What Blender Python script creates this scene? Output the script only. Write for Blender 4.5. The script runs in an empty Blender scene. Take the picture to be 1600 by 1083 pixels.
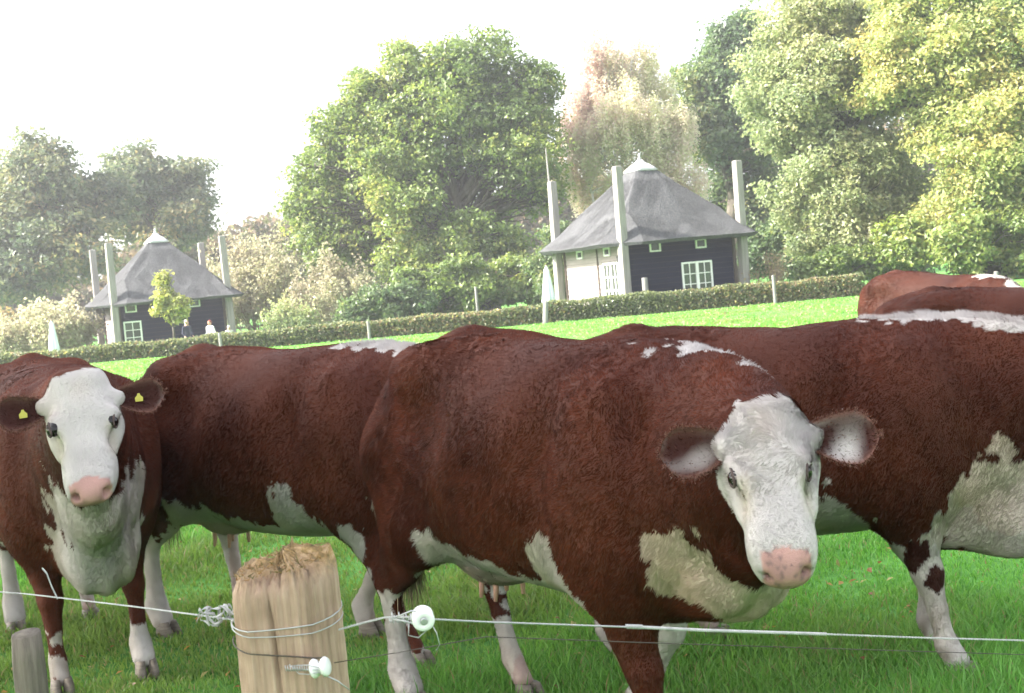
import bpy, bmesh, math, random
import numpy as np
from mathutils import Vector, Matrix

C = bpy.context.scene.collection
S = bpy.context.scene

# ------------------------------------------------------------------ camera
FPX, RES = 2000.0, (1600, 1083)          # focal length in photo pixels, photo size
ROLL, PITCH, EYE = math.radians(5.0), math.radians(3.0), 1.65
cam_d = bpy.data.cameras.new('camera')
cam_d.sensor_width = 36.0
cam_d.lens = 36.0 * FPX / RES[0]
cam_d.clip_end = 3000
cam_d.clip_start = 0.05
cam_d.dof.use_dof = True
cam_d.dof.focus_distance = 4.6
cam_d.dof.aperture_fstop = 11.0
cam = bpy.data.objects.new('camera', cam_d)
C.objects.link(cam)
cam.matrix_world = Matrix.Translation((0, 0, EYE)) @ Matrix.Rotation(math.radians(90) - PITCH, 4, 'X') @ Matrix.Rotation(-ROLL, 4, 'Z')
S.camera = cam

# ------------------------------------------------------------------ sky, sun, exposure
SUN_AZ = Vector((-0.985, -0.12, 0)).normalized()
SUN_EL = math.radians(36)
SUN_DIR = Vector((SUN_AZ.x * math.cos(SUN_EL), SUN_AZ.y * math.cos(SUN_EL), math.sin(SUN_EL)))
world = bpy.data.worlds.new('World')
S.world = world
world.use_nodes = True
wn = world.node_tree
wn.nodes.clear()
w_out = wn.nodes.new('ShaderNodeOutputWorld')
w_bg = wn.nodes.new('ShaderNodeBackground')
w_sky = wn.nodes.new('ShaderNodeTexSky')
w_sky.sky_type = 'NISHITA'
w_sky.sun_disc = False
w_sky.sun_elevation = SUN_EL
w_sky.sun_rotation = math.atan2(SUN_AZ.x, SUN_AZ.y)
w_sky.air_density = 1.0
w_sky.dust_density = 4.0
w_sky.ozone_density = 1.0
w_hsv = wn.nodes.new('ShaderNodeHueSaturation')       # thin high cloud: a paler sky all round
w_hsv.inputs['Saturation'].default_value = 0.28
wn.links.new(w_sky.outputs[0], w_hsv.inputs['Color'])
wn.links.new(w_hsv.outputs[0], w_bg.inputs[0])
w_bg.inputs[1].default_value = 0.15
wn.links.new(w_bg.outputs[0], w_out.inputs[0])

sun_d = bpy.data.lights.new('sun', 'SUN')
sun_d.energy = 3.9
sun_d.angle = math.radians(1.5)
sun_d.color = (1.0, 0.93, 0.80)
sun = bpy.data.objects.new('sun', sun_d)
C.objects.link(sun)
sun.rotation_euler = SUN_DIR.to_track_quat('Z', 'Y').to_euler()
sun.location = (-20, 10, 30)

S.view_settings.view_transform = 'Standard'
S.view_settings.look = 'None'
S.view_settings.exposure = 2.3
S.view_settings.gamma = 1.0
S.view_settings.use_curve_mapping = False
S.cycles.max_bounces = 6
S.cycles.diffuse_bounces = 3
S.cycles.transmission_bounces = 4
S.cycles.volume_bounces = 0

# ------------------------------------------------------------------ helpers
RNG = np.random.default_rng(11)

def at(px, py, d):
    """World point seen at photo pixel (px, py), at depth y = d."""
    dx, dy = px - RES[0] / 2, py - RES[1] / 2
    c, s = math.cos(ROLL), math.sin(ROLL)
    u, w = c * dx - s * dy, s * dx + c * dy
    v = Vector((u / FPX, 1.0, -w / FPX))
    cp, sp = math.cos(PITCH), math.sin(PITCH)
    v = Vector((v.x, v.y * cp + v.z * sp, -v.y * sp + v.z * cp))
    return Vector((0, 0, EYE)) + v * (d / v.y)

def sstep(a, b, x):
    t = np.clip((x - a) / (b - a), 0, 1)
    return t * t * (3 - 2 * t)

def ground_z(x, y):
    """Height of the ground: flat pasture, falling a little behind the hedge towards the left house."""
    x, y = np.asarray(x, float), np.asarray(y, float)
    z = -0.55 * sstep(46.0, 50.0, y) * sstep(0.0, -9.0, x)
    z = z + 0.03 * np.sin(x * 0.9 + 1.3) * np.sin(y * 0.7) * sstep(4, 9, y) * sstep(44, 38, y)
    return z

def make_noise(seed, n=18):
    r = np.random.default_rng(seed)
    D = r.normal(size=(n, 3)); D /= np.linalg.norm(D, axis=1)[:, None]
    D *= r.uniform(0.6, 1.7, n)[:, None]
    ph = r.uniform(0, 6.283, n)
    def f(P, freq=1.0):
        out = np.zeros(len(P))
        for k in range(n):
            out += np.sin((P @ D[k]) * freq + ph[k])
        return out / math.sqrt(n / 2)
    return f

noise_a, noise_b, noise_c = make_noise(1), make_noise(2), make_noise(3)

def mesh_np(name, V, F, mat, parent=None, cols=None, smooth=True, mats=None, midx=None):
    """One mesh object from numpy arrays: V (n,3), F (m,k), per-vertex colours (n,4)."""
    me = bpy.data.meshes.new(name)
    V = np.ascontiguousarray(V, dtype=np.float32); F = np.ascontiguousarray(F, dtype=np.int32)
    me.vertices.add(len(V)); me.vertices.foreach_set('co', V.ravel())
    k = F.shape[1]
    me.loops.add(F.size); me.loops.foreach_set('vertex_index', F.ravel())
    me.polygons.add(len(F)); me.polygons.foreach_set('loop_start', np.arange(0, F.size, k, dtype=np.int32))
    me.polygons.foreach_set('use_smooth', np.full(len(F), smooth, dtype=bool))
    if cols is not None:
        ca = me.color_attributes.new('Col', 'FLOAT_COLOR', 'POINT')
        cc = np.ones((len(V), 4), dtype=np.float32); cc[:, :cols.shape[1]] = cols
        ca.data.foreach_set('color', cc.ravel())
    me.update(calc_edges=True)
    if mat: me.materials.append(mat)
    o = bpy.data.objects.new(name, me); C.objects.link(o)
    if parent: o.parent = parent
    return o

class MB:
    """Collects boxes, tubes and lathes; build() links them as one mesh object."""
    def __init__(s): s.v, s.f = [], []
    def add(s, vs, fs):
        b = len(s.v); s.v += [tuple(v) for v in vs]; s.f += [tuple(i + b for i in f) for f in fs]
    def box(s, lo, hi):
        x0, y0, z0 = lo; x1, y1, z1 = hi
        s.add([(x0,y0,z0),(x1,y0,z0),(x1,y1,z0),(x0,y1,z0),(x0,y0,z1),(x1,y0,z1),(x1,y1,z1),(x0,y1,z1)],
              [(0,3,2,1),(4,5,6,7),(0,1,5,4),(1,2,6,5),(2,3,7,6),(3,0,4,7)])
    def tube(s, pts, rad, n=8, cap=True):
        pts = [Vector(p) for p in pts]
        rad = rad if hasattr(rad, '__len__') else [rad] * len(pts)
        rings = []
        ref = Vector((0.31, 0.17, 0.93))
        for i, p in enumerate(pts):
            t = (pts[min(i + 1, len(pts) - 1)] - pts[max(i - 1, 0)])
            t = t.normalized() if t.length > 1e-9 else Vector((0, 0, 1))
            r = ref if abs(t.dot(ref)) < .95 else Vector((1, 0, 0))
            a = t.cross(r).normalized(); b = t.cross(a)
            rings.append([p + (a * math.cos(6.28318 * k / n) + b * math.sin(6.28318 * k / n)) * rad[i] for k in range(n)])
        vs = [v for r in rings for v in r]; fs = []
        for i in range(len(pts) - 1):
            for k in range(n):
                fs.append((i*n+k, i*n+(k+1) % n, (i+1)*n+(k+1) % n, (i+1)*n+k))
        if cap:
            fs.append(tuple(range(n))[::-1]); fs.append(tuple((len(pts)-1)*n + k for k in range(n)))
        s.add(vs, fs)
    def lathe(s, prof, n=20, M=None):
        vs, fs = [], []
        for r, z in prof:
            for k in range(n):
                a = 6.28318 * k / n
                v = Vector((r * math.cos(a), r * math.sin(a), z))
                vs.append(M @ v if M else v)
        for i in range(len(prof) - 1):
            for k in range(n):
                fs.append((i*n+k, i*n+(k+1) % n, (i+1)*n+(k+1) % n, (i+1)*n+k))
        fs.append(tuple(range(n))[::-1]); fs.append(tuple((len(prof)-1)*n + k for k in range(n)))
        s.add(vs, fs)
    def build(s, name, mat, parent=None, smooth=False, bevel=0.0):
        me = bpy.data.meshes.new(name)
        me.from_pydata(s.v, [], s.f)
        if smooth: me.polygons.foreach_set('use_smooth', [True] * len(me.polygons))
        me.materials.append(mat)
        me.update()
        o = bpy.data.objects.new(name, me); C.objects.link(o)
        if bevel:
            bm = bmesh.new(); bm.from_mesh(me)
            bmesh.ops.bevel(bm, geom=[e for e in bm.edges], offset=bevel, segments=1, affect='EDGES')
            bm.to_mesh(me); bm.free()
        if parent: o.parent = parent
        return o

def thing(name, label, cat, loc, rz=0.0, group=None):
    o = bpy.data.objects.new(name, None); C.objects.link(o)
    o.location = loc; o.rotation_euler = (0, 0, rz)
    o.empty_display_size = 0.2
    o['label'] = label; o['category'] = cat
    if group: o['group'] = group
    return o

def tag(o, label, cat, group=None):
    o['label'] = label; o['category'] = cat
    if group: o['group'] = group
    return o

def copy_tree(o, parent=None):
    c = o.copy(); C.objects.link(c)
    if parent: c.parent = parent
    for ch in [x for x in S.objects if x.parent == o]:
        copy_tree(ch, c)
    return c

# ------------------------------------------------------------------ materials
def new_mat(name):
    m = bpy.data.materials.new(name); m.use_nodes = True
    nt = m.node_tree
    return m, nt, nt.nodes['Principled BSDF']

def N(nt, kind, **kw):
    n = nt.nodes.new(kind)
    for k, v in kw.items():
        if k in ('scale', 'detail', 'rough'):
            n.inputs[{'scale': 'Scale', 'detail': 'Detail', 'rough': 'Roughness'}[k]].default_value = v
        else: setattr(n, k, v)
    return n

def ramp(nt, stops):
    r = nt.nodes.new('ShaderNodeValToRGB')
    e = r.color_ramp.elements
    e[0].position, e[0].color = stops[0][0], (*stops[0][1], 1)
    e[1].position, e[1].color = stops[-1][0], (*stops[-1][1], 1)
    for p, c in stops[1:-1]:
        q = e.new(p); q.color = (*c, 1)
    return r

def mat_noise(name, stops, scale=6, detail=6, stretch=(1, 1, 1), rough=0.8, bump=0.0, bscale=None, spec=0.3, coords='Object', dist=0.02):
    m, nt, b = new_mat(name)
    tc = nt.nodes.new('ShaderNodeTexCoord'); mp = nt.nodes.new('ShaderNodeMapping')
    mp.inputs['Scale'].default_value = stretch
    nt.links.new(tc.outputs[coords], mp.inputs[0])
    no = N(nt, 'ShaderNodeTexNoise', scale=scale, detail=detail, rough=0.65)
    nt.links.new(mp.outputs[0], no.inputs['Vector'])
    r = ramp(nt, stops)
    nt.links.new(no.outputs[0], r.inputs[0]); nt.links.new(r.outputs[0], b.inputs['Base Color'])
    b.inputs['Roughness'].default_value = rough
    b.inputs['Specular IOR Level'].default_value = spec
    if bump:
        n2 = N(nt, 'ShaderNodeTexNoise', scale=bscale or scale * 3, detail=5, rough=0.7)
        nt.links.new(mp.outputs[0], n2.inputs['Vector'])
        bp = nt.nodes.new('ShaderNodeBump'); bp.inputs['Strength'].default_value = bump; bp.inputs['Distance'].default_value = dist
        nt.links.new(n2.outputs[0], bp.inputs['Height']); nt.links.new(bp.outputs[0], b.inputs['Normal'])
    return m

def mat_leaf(name, trans=0.45, gloss=0.06):
    """Leaves and blades: colour from the mesh, light passes through."""
    m = bpy.data.materials.new(name); m.use_nodes = True
    nt = m.node_tree; nt.nodes.clear()
    out = nt.nodes.new('ShaderNodeOutputMaterial')
    at_ = nt.nodes.new('ShaderNodeVertexColor'); at_.layer_name = 'Col'
    d = nt.nodes.new('ShaderNodeBsdfDiffuse'); t = nt.nodes.new('ShaderNodeBsdfTranslucent')
    g = nt.nodes.new('ShaderNodeBsdfGlossy'); g.inputs['Roughness'].default_value = 0.45
    hs = nt.nodes.new('ShaderNodeHueSaturation'); hs.inputs['Value'].default_value = 1.25; hs.inputs['Saturation'].default_value = 1.1; hs.inputs['Hue'].default_value = 0.492
    nt.links.new(at_.outputs[0], d.inputs[0]); nt.links.new(at_.outputs[0], hs.inputs['Color']); nt.links.new(hs.outputs[0], t.inputs[0])
    m1 = nt.nodes.new('ShaderNodeMixShader'); m1.inputs[0].default_value = trans
    nt.links.new(d.outputs[0], m1.inputs[1]); nt.links.new(t.outputs[0], m1.inputs[2])
    m2 = nt.nodes.new('ShaderNodeMixShader'); m2.inputs[0].default_value = gloss
    nt.links.new(m1.outputs[0], m2.inputs[1]); nt.links.new(g.outputs[0], m2.inputs[2])
    nt.links.new(m2.outputs[0], out.inputs[0])
    return m

M_LEAF = mat_leaf('leaf', 0.52, 0.04)
M_GRASS = mat_leaf('grass_blade', 0.5, 0.035)
M_BARK = mat_noise('bark', [(0.3, (0.045, 0.038, 0.03)), (0.7, (0.13, 0.115, 0.095))], 5, 8, (1, 1, .25), .9, .6, 14)
M_BIRCH = mat_noise('birch_bark', [(0.35, (0.10, 0.09, 0.08)), (0.45, (0.55, 0.53, 0.5)), (0.7, (0.68, 0.66, 0.62))], 4, 6, (.6, .6, 2.5), .8)
M_TWIG = mat_noise('twig', [(0.3, (0.16, 0.11, 0.085)), (0.7, (0.33, 0.25, 0.20))], 5, 4, (1, 1, 1), .9)
# ------------------------------------------------------------------ ground
def build_ground():
    m, nt, b = new_mat('field_grass')
    tc = nt.nodes.new('ShaderNodeTexCoord')
    n1 = N(nt, 'ShaderNodeTexNoise', scale=0.35, detail=5, rough=0.6)
    n2 = N(nt, 'ShaderNodeTexNoise', scale=22, detail=6, rough=0.75)
    nt.links.new(tc.outputs['Object'], n1.inputs['Vector']); nt.links.new(tc.outputs['Object'], n2.inputs['Vector'])
    r1 = ramp(nt, [(0.3, (0.085, 0.25, 0.05)), (0.7, (0.12, 0.305, 0.068))])
    r2 = ramp(nt, [(0.25, (0.45, 0.42, 0.4)), (0.7, (1.1, 1.1, 1.0))])
    nt.links.new(n1.outputs[0], r1.inputs[0]); nt.links.new(n2.outputs[0], r2.inputs[0])
    mx = nt.nodes.new('ShaderNodeMix'); mx.data_type = 'RGBA'; mx.blend_type = 'MULTIPLY'; mx.inputs['Factor'].default_value = 0.8
    nt.links.new(r1.outputs[0], mx.inputs['A']); nt.links.new(r2.outputs[0], mx.inputs['B'])
    nt.links.new(mx.outputs['Result'], b.inputs['Base Color'])
    b.inputs['Roughness'].default_value = 0.9; b.inputs['Specular IOR Level'].default_value = 0.1
    xs = np.concatenate([np.linspace(-600, -40, 10)[:-1], np.linspace(-40, 40, 81), np.linspace(40, 600, 10)[1:]])
    ys = np.concatenate([np.linspace(-300, -5, 6)[:-1], np.linspace(-5, 60, 100), np.linspace(60, 900, 12)[1:]])
    X, Y = np.meshgrid(xs, ys); Z = ground_z(X, Y)
    V = np.stack([X.ravel(), Y.ravel(), Z.ravel()], 1)
    nx = len(xs); i = np.arange((len(ys) - 1) * (nx - 1)); r, c = i // (nx - 1), i % (nx - 1)
    a = r * nx + c
    o = mesh_np('ground', V, np.stack([a, a + 1, a + nx + 1, a + nx], 1), m)
    o['kind'] = 'structure'

def build_grass():
    r = np.random.default_rng(5)
    n = 620000
    u = r.random(n)
    d0, d1 = 4.1, 45.0
    d = d0 * (d1 / d0) ** (u ** 1.12)
    x = (r.random(n) * 2 - 1) * (d * 0.47 + 0.5)
    P = np.stack([x, d, np.zeros(n)], 1)
    tuft = noise_a(P, 2.2) * 0.5 + noise_b(P, 7.0) * 0.5
    keep = r.random(n) < np.clip(0.75 + 0.3 * tuft, 0.25, 1)
    P, d, tuft = P[keep], d[keep], tuft[keep]; n = len(P)
    P[:, 2] = ground_z(P[:, 0], P[:, 1]) - 0.004
    h = (0.045 + 0.03 * r.random(n)) * np.clip(1 + .45 * tuft + .25 * noise_c(P, .9), .45, 2.1) * np.where(r.random(n) < .04, 1.7, 1)
    h *= np.clip(1.0 - (d - 12) / 60, .5, 1)
    wd = 0.0028 * (d / 5.0) ** 1.05 * r.uniform(.7, 1.4, n)
    a = r.uniform(0, 6.283, n); lean = r.uniform(.1, .95, n) * h; la = r.uniform(0, 6.283, n)
    side = np.stack([np.cos(a), np.sin(a), np.zeros(n)], 1) * wd[:, None]
    mid = P + np.stack([np.cos(la) * lean * .35, np.sin(la) * lean * .35, h * .6], 1)
    tip = P + np.stack([np.cos(la) * lean, np.sin(la) * lean, h], 1)
    V = np.empty((n, 5, 3)); V[:, 0] = P - side; V[:, 1] = P + side; V[:, 2] = mid + side * .8; V[:, 3] = mid - side * .8; V[:, 4] = tip
    base = np.array([0.145, 0.345, 0.070]); yel = np.array([0.22, 0.38, 0.085]); dk = np.array([0.095, 0.255, 0.05]); dry = np.array([0.30, 0.25, 0.12])
    t = np.clip(.5 + .5 * noise_c(P, 1.4) * .6 + r.normal(0, .3, n), 0, 1)[:, None]
    col = base * (1 - t) + yel * t * .6 + dk * t * .0 + base * t * .4
    m = (r.random(n) < .22)[:, None]; col = np.where(m, dk, col)
    pt = np.clip(noise_a(P, .8) * .5 + noise_b(P, 2.6) * .4, -1.2, 1.2)[:, None]; col = col * (1 + .22 * pt) + np.array([.05, .015, .01]) * np.clip(-pt, 0, 1)
    m = (r.random(n) < .05)[:, None]; col = np.where(m, dry, col)
    cols = np.repeat(col, 5, 0)
    b = np.arange(n) * 5
    # quads: base-mid, and mid-tip as a degenerate-free triangle pair kept in one quad mesh
    F = np.concatenate([np.stack([b, b + 1, b + 2], 1), np.stack([b, b + 2, b + 3], 1), np.stack([b + 3, b + 2, b + 4], 1)])
    o = mesh_np('grass', V.reshape(-1, 3), F, M_GRASS, cols=cols, smooth=False)
    o['kind'] = 'stuff'; o['label'] = 'short green pasture grass growing around the cows'
    # fallen leaves scattered in the grass
    n = 700
    d = r.uniform(4.3, 13, n); x = (r.random(n) * 2 - 1) * d * .45
    z = ground_z(x, d) + r.uniform(.02, .05, n)
    lv, lf, lc = leaf_cards(np.stack([x, d, z], 1), r.uniform(.012, .026, n), r, up=1.0, flat=.8)
    pal = np.array([[.30, .13, .05], [.42, .24, .09], [.22, .10, .05], [.45, .36, .16]])
    cols = np.repeat(pal[r.integers(0, 4, n)], 4, 0)
    o = mesh_np('fallen_leaves', lv, lf, M_LEAF, cols=cols, smooth=False)
    o['kind'] = 'stuff'; o['label'] = 'small brown autumn leaves lying in the grass'

def leaf_cards(P, size, r, up=0.5, flat=0.0, outward=None, aspect=0.62):
    """Rhombic leaves, one quad each, folded along the midrib."""
    n = len(P)
    nrm = r.normal(size=(n, 3))
    nrm /= np.linalg.norm(nrm, axis=1)[:, None]
    nrm[:, 2] += up
    if outward is not None: nrm += outward * .6
    if flat: nrm[:, 2] = np.abs(nrm[:, 2]) + flat
    nrm /= np.linalg.norm(nrm, axis=1)[:, None] + 1e-9
    t = r.normal(size=(n, 3)); t -= nrm * (t * nrm).sum(1)[:, None]; t /= np.linalg.norm(t, axis=1)[:, None] + 1e-9
    s = np.cross(nrm, t)
    L = size[:, None]
    V = np.empty((n, 4, 3))
    V[:, 0] = P - t * L; V[:, 1] = P + s * L * aspect - t * L * .1 + nrm * L * .25; V[:, 2] = P + t * L; V[:, 3] = P - s * L * aspect - t * L * .1 + nrm * L * .25
    b = np.arange(n) * 4
    return V.reshape(-1, 3), np.stack([b, b + 1, b + 2, b + 3], 1), None

# ------------------------------------------------------------------ trees and shrubs
def fib(n):
    i = np.arange(n) + .5
    ph = np.arccos(1 - 2 * i / n); th = math.pi * (1 + 5 ** .5) * i
    return np.stack([np.cos(th) * np.sin(ph), np.sin(th) * np.sin(ph), np.cos(ph)], 1)

def curve(p0, p1, sag, r, n=6, wob=.05):
    p0, p1 = np.array(p0, float), np.array(p1, float)
    L = np.linalg.norm(p1 - p0); t = np.linspace(0, 1, n)[:, None]
    mid = (p0 + p1) / 2 + np.array([0, 0, sag * L])
    q = (1 - t) ** 2 * p0 + 2 * t * (1 - t) * mid + t ** 2 * p1
    q[1:-1] += r.normal(0, wob * L, (n - 2, 3)) * .5
    return q

def crown_tree(name, label, base_px, d, lobes, seed, pal, leaf=0.11, nleaf=70000, lobe_n=11, clump=0.75, trunk_r=0.35,
               fork=0.33, density=1.0, hang=0.0, group=None, bark=None, limbs=True, depth=0.9, shell=.45, limb=1.0, cat='tree', base_z=None, stems=1, bare=0.0):
    """A tree: lobes are crown masses given as (px, py, radius px) at depth d; each carries sub-lobes, clumps and leaves."""
    r = np.random.default_rng(seed)
    bx = at(base_px, 480, d)
    gz = float(ground_z(bx.x, d)) if base_z is None else base_z
    root = thing(name, label, cat, (bx.x, d, gz), 0, group)
    org = np.array([bx.x, d, gz])
    pal = np.array(pal)
    clumps, sizes, outs = [], [], []
    k = d / FPX
    sub_c = []
    for (px, py, rp, *rest) in lobes:
        R = rp * k; c = at(px, py, d); c = np.array([c.x, c.y + (rest[0] if rest else 0), c.z]) - org
        sx = rest[1] if len(rest) > 1 else 1.0
        dirs = fib(lobe_n); dirs = dirs + r.normal(0, .22, dirs.shape); dirs /= np.linalg.norm(dirs, axis=1)[:, None]
        for dv in dirs:
            rr = R * r.uniform(.33, .52)
            cc = c + dv * np.array([1 * sx, depth, 1]) * (R - rr) * r.uniform(.8, 1.12)
            sub_c.append((cc, rr))
            m = max(6, int(16 * (rr / clump) ** 2 * density))
            v = r.normal(size=(m, 3)); v /= np.linalg.norm(v, axis=1)[:, None]
            v[:, 2] = v[:, 2] * .8 + .12
            q = cc + v * rr * (r.random(m) ** shell)[:, None]
            q[:, 2] = np.where(q[:, 2] < .15, r.uniform(.15, .6, m), q[:, 2])
            clumps.append(q); outs.append(v); sizes.append(np.full(m, clump) * r.uniform(.55, 1.2, m))
    Q = np.concatenate(clumps); O = np.concatenate(outs); Sz = np.concatenate(sizes)
    w = Sz ** 2; cnt = r.multinomial(nleaf, w / w.sum())
    idx = np.repeat(np.arange(len(Q)), cnt); n = len(idx)
    v = r.normal(size=(n, 3)); v /= np.linalg.norm(v, axis=1)[:, None]
    off = v * (r.random(n) ** .5)[:, None] * Sz[idx][:, None] * np.array([1, 1, .62])
    P = Q[idx] + off
    if hang:
        s = r.random(n) ** 1.3
        P[:, 2] -= s * hang * (.4 + .6 * r.random(len(Q)))[idx]
        P[:, :2] = Q[idx][:, :2] + off[:, :2] * .45
        P[:, 2] = np.maximum(P[:, 2], .3)
    lv, lf, _ = leaf_cards(P, leaf * r.uniform(.6, 1.35, n), r, up=.6, outward=O[idx] * 1.5)
    Pw = P + org
    tone = noise_a(Pw, .55) * .5 + r.normal(0, .55, len(Q))[idx] + r.normal(0, .45, n)
    t = np.clip(.5 + .26 * tone, 0, .999) * (len(pal) - 1)
    i0 = t.astype(int); fr = (t - i0)[:, None]
    col = pal[i0] * (1 - fr) + pal[np.minimum(i0 + 1, len(pal) - 1)] * fr
    mesh_np('crown', lv, lf, M_LEAF, root, np.repeat(col, 4, 0), smooth=False)
    bark = bark or M_BARK
    if limbs:
        allc = np.array([c for c, _ in sub_c]); top = allc[:, 2].max(); ctr = allc.mean(0)
        tr, lb = MB(), MB()
        for s in range(stems):
            bo = np.array([r.normal(0, .35), r.normal(0, .35), 0]) if stems > 1 else np.zeros(3)
            fz = top * fork
            tp = np.array([ctr[0] * .35, ctr[1] * .3, fz]) + bo * 2.2
            pts = curve(bo + np.array([0, 0, -.2]), tp, 0, r, 6, .02)
            tr.tube(pts, list(np.linspace(trunk_r * 1.25, trunk_r * .8, 6)), 10)
            tip = np.array([ctr[0] + bo[0] * 3, ctr[1] + bo[1] * 3, top * .9])
            lead = curve(tp, tip, 0, r, 8, .05)
            tr.tube(lead, list(np.linspace(trunk_r * .8, trunk_r * .08, 8)), 8)
            sel = range(s, len(sub_c), stems)
            for j in sel:
                cc, rr = sub_c[j]
                if r.random() > .62: continue
                f = np.clip((cc[2] - fz) / max(top - fz, .1) * .65 - .12 + r.uniform(0, .2), 0, .8)
                st = lead[int(f * 7)]
                L = np.linalg.norm(cc - st)
                pts = curve(st, cc, .12, r, 7, .07)
                r0 = min(trunk_r * .5, .035 * L + .02) * limb
                lb.tube(pts, list(np.linspace(r0, .02, 7)), 6, cap=False)
                for q in range(3):
                    e = cc + r.normal(size=3) * rr * .6
                    b0 = pts[r.integers(3, 6)]
                    lb.tube(curve(b0, e, .05, r, 5, .08), list(np.linspace(r0 * .45, .012, 5)), 5, cap=False)
        tr.build('trunk', bark, root, smooth=True)
        lb.build('branches', bark, root, smooth=True)
    return root

def shade_tree(x, y, h, seed):
    r = np.random.default_rng(seed)
    root = thing('oak_tree', 'tall leafy oak out of view, added beside the pasture to shade the cows', 'tree', (x, y, 0), 0, 'unseen oaks added to shade the pasture')
    tr = MB(); tr.tube(curve((0, 0, -.2), (.2, 0, h * .85), 0, r, 8, .02), list(np.linspace(.45, .05, 8)), 10)
    Q = []
    for j in range(40):
        v = r.normal(size=3); v /= np.linalg.norm(v)
        c = np.array([0, 0, h * .56]) + v * np.array([4.6, 4.6, h * .40]) * r.random() ** .4
        tr.tube(curve((0.1, 0, max(1.5, c[2] - 3)), c, .05, r, 6, .05), list(np.linspace(.12, .02, 6)), 5, cap=False)
        m = r.normal(size=(420, 3)); m /= np.linalg.norm(m, axis=1)[:, None]
        Q.append(c + m * (r.random((420, 1)) ** .4) * np.array([1.7, 1.7, 1.2]))
    tr.build('trunk', M_BARK, root, smooth=True)
    Q = np.concatenate(Q)
    lv, lf, _ = leaf_cards(Q, r.uniform(.12, .26, len(Q)), r, up=.4)
    pal = np.array(G_OAK); col = pal[r.integers(0, 4, len(Q))]
    mesh_np('crown', lv, lf, M_LEAF, root, np.repeat(col, 4, 0), smooth=False)

def twig_shrub(name, label, px, d, w_px, h_m, seed, pal, n_stem=26, leaf=.07, nleaf=9000, group=None, leafy=1.0, base_z=None):
    """A bush: thin stems that fan out, sparse small leaves."""
    r = np.random.default_rng(seed)
    c = at(px, 480, d); gz = float(ground_z(c.x, d)) if base_z is None else base_z
    root = thing(name, label, 'shrub', (c.x, d, gz), 0, group)
    W = w_px * d / FPX / 2
    mb = MB(); ends = []
    for i in range(n_stem):
        a = r.uniform(0, 6.283); q = r.random() ** .6
        b0 = np.array([math.cos(a) * W * .45 * q, math.sin(a) * W * .3 * q, -.05])
        hh = h_m * (1 - .45 * q * q) * r.uniform(.75, 1.05)
        e = np.array([math.cos(a) * W * q * 1.0, math.sin(a) * W * .7 * q, hh])
        pts = curve(b0, e, .1, r, 7, .05)
        mb.tube(pts, list(np.linspace(.035, .008, 7)), 5, cap=False)
        for k in range(9):
            st = pts[r.integers(2, 7)]
            e2 = st + np.array([r.normal(0, .28) * W * .5, r.normal(0, .28) * W * .4, abs(r.normal(0, .25)) * h_m * .5])
            p2 = curve(st, e2, .1, r, 4, .06)
            mb.tube(p2, list(np.linspace(.014, .005, 4)), 3, cap=False)
            ends.append(p2)
    mb.build('stems', M_TWIG, root, smooth=True)
    E = np.concatenate(ends)
    n = int(nleaf * leafy)
    P = E[r.integers(0, len(E), n)] + r.normal(0, .16, (n, 3)); P[:, 2] = np.maximum(P[:, 2], .05)
    lv, lf, _ = leaf_cards(P, leaf * r.uniform(.6, 1.4, n), r, up=.3)
    pal = np.array(pal); t = np.clip(.5 + .28 * (noise_b(P + np.array([c.x, d, gz]), 1.1) + r.normal(0, .8, n)), 0, .999) * (len(pal) - 1)
    i0 = t.astype(int); fr = (t - i0)[:, None]
    col = pal[i0] * (1 - fr) + pal[i0 + 1] * fr
    mesh_np('leaves', lv, lf, M_LEAF, root, np.repeat(col, 4, 0), smooth=False)
    return root

G_OAK = [(0.06, 0.096, 0.029), (0.114, 0.179, 0.046), (0.215, 0.282, 0.073), (0.336, 0.333, 0.106)]
G_DARK = [(0.055, 0.093, 0.044), (0.086, 0.144, 0.06), (0.144, 0.201, 0.074), (0.245, 0.245, 0.09)]
G_GREY = [(0.065, 0.098, 0.057), (0.104, 0.143, 0.074), (0.182, 0.195, 0.095), (0.338, 0.26, 0.121)]
G_LIME = [(0.124, 0.176, 0.079), (0.211, 0.269, 0.122), (0.311, 0.349, 0.165), (0.422, 0.404, 0.209)]
G_YEL = [(0.129, 0.206, 0.064), (0.222, 0.302, 0.1), (0.34, 0.385, 0.137), (0.492, 0.412, 0.163)]
G_BIRCH = [(0.508, 0.353, 0.321), (0.62, 0.476, 0.442), (0.62, 0.572, 0.442), (0.533, 0.544, 0.321)]
G_TAN = [(.28, .255, .175), (.37, .335, .235), (.34, .35, .20), (.42, .385, .28)]

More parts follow.
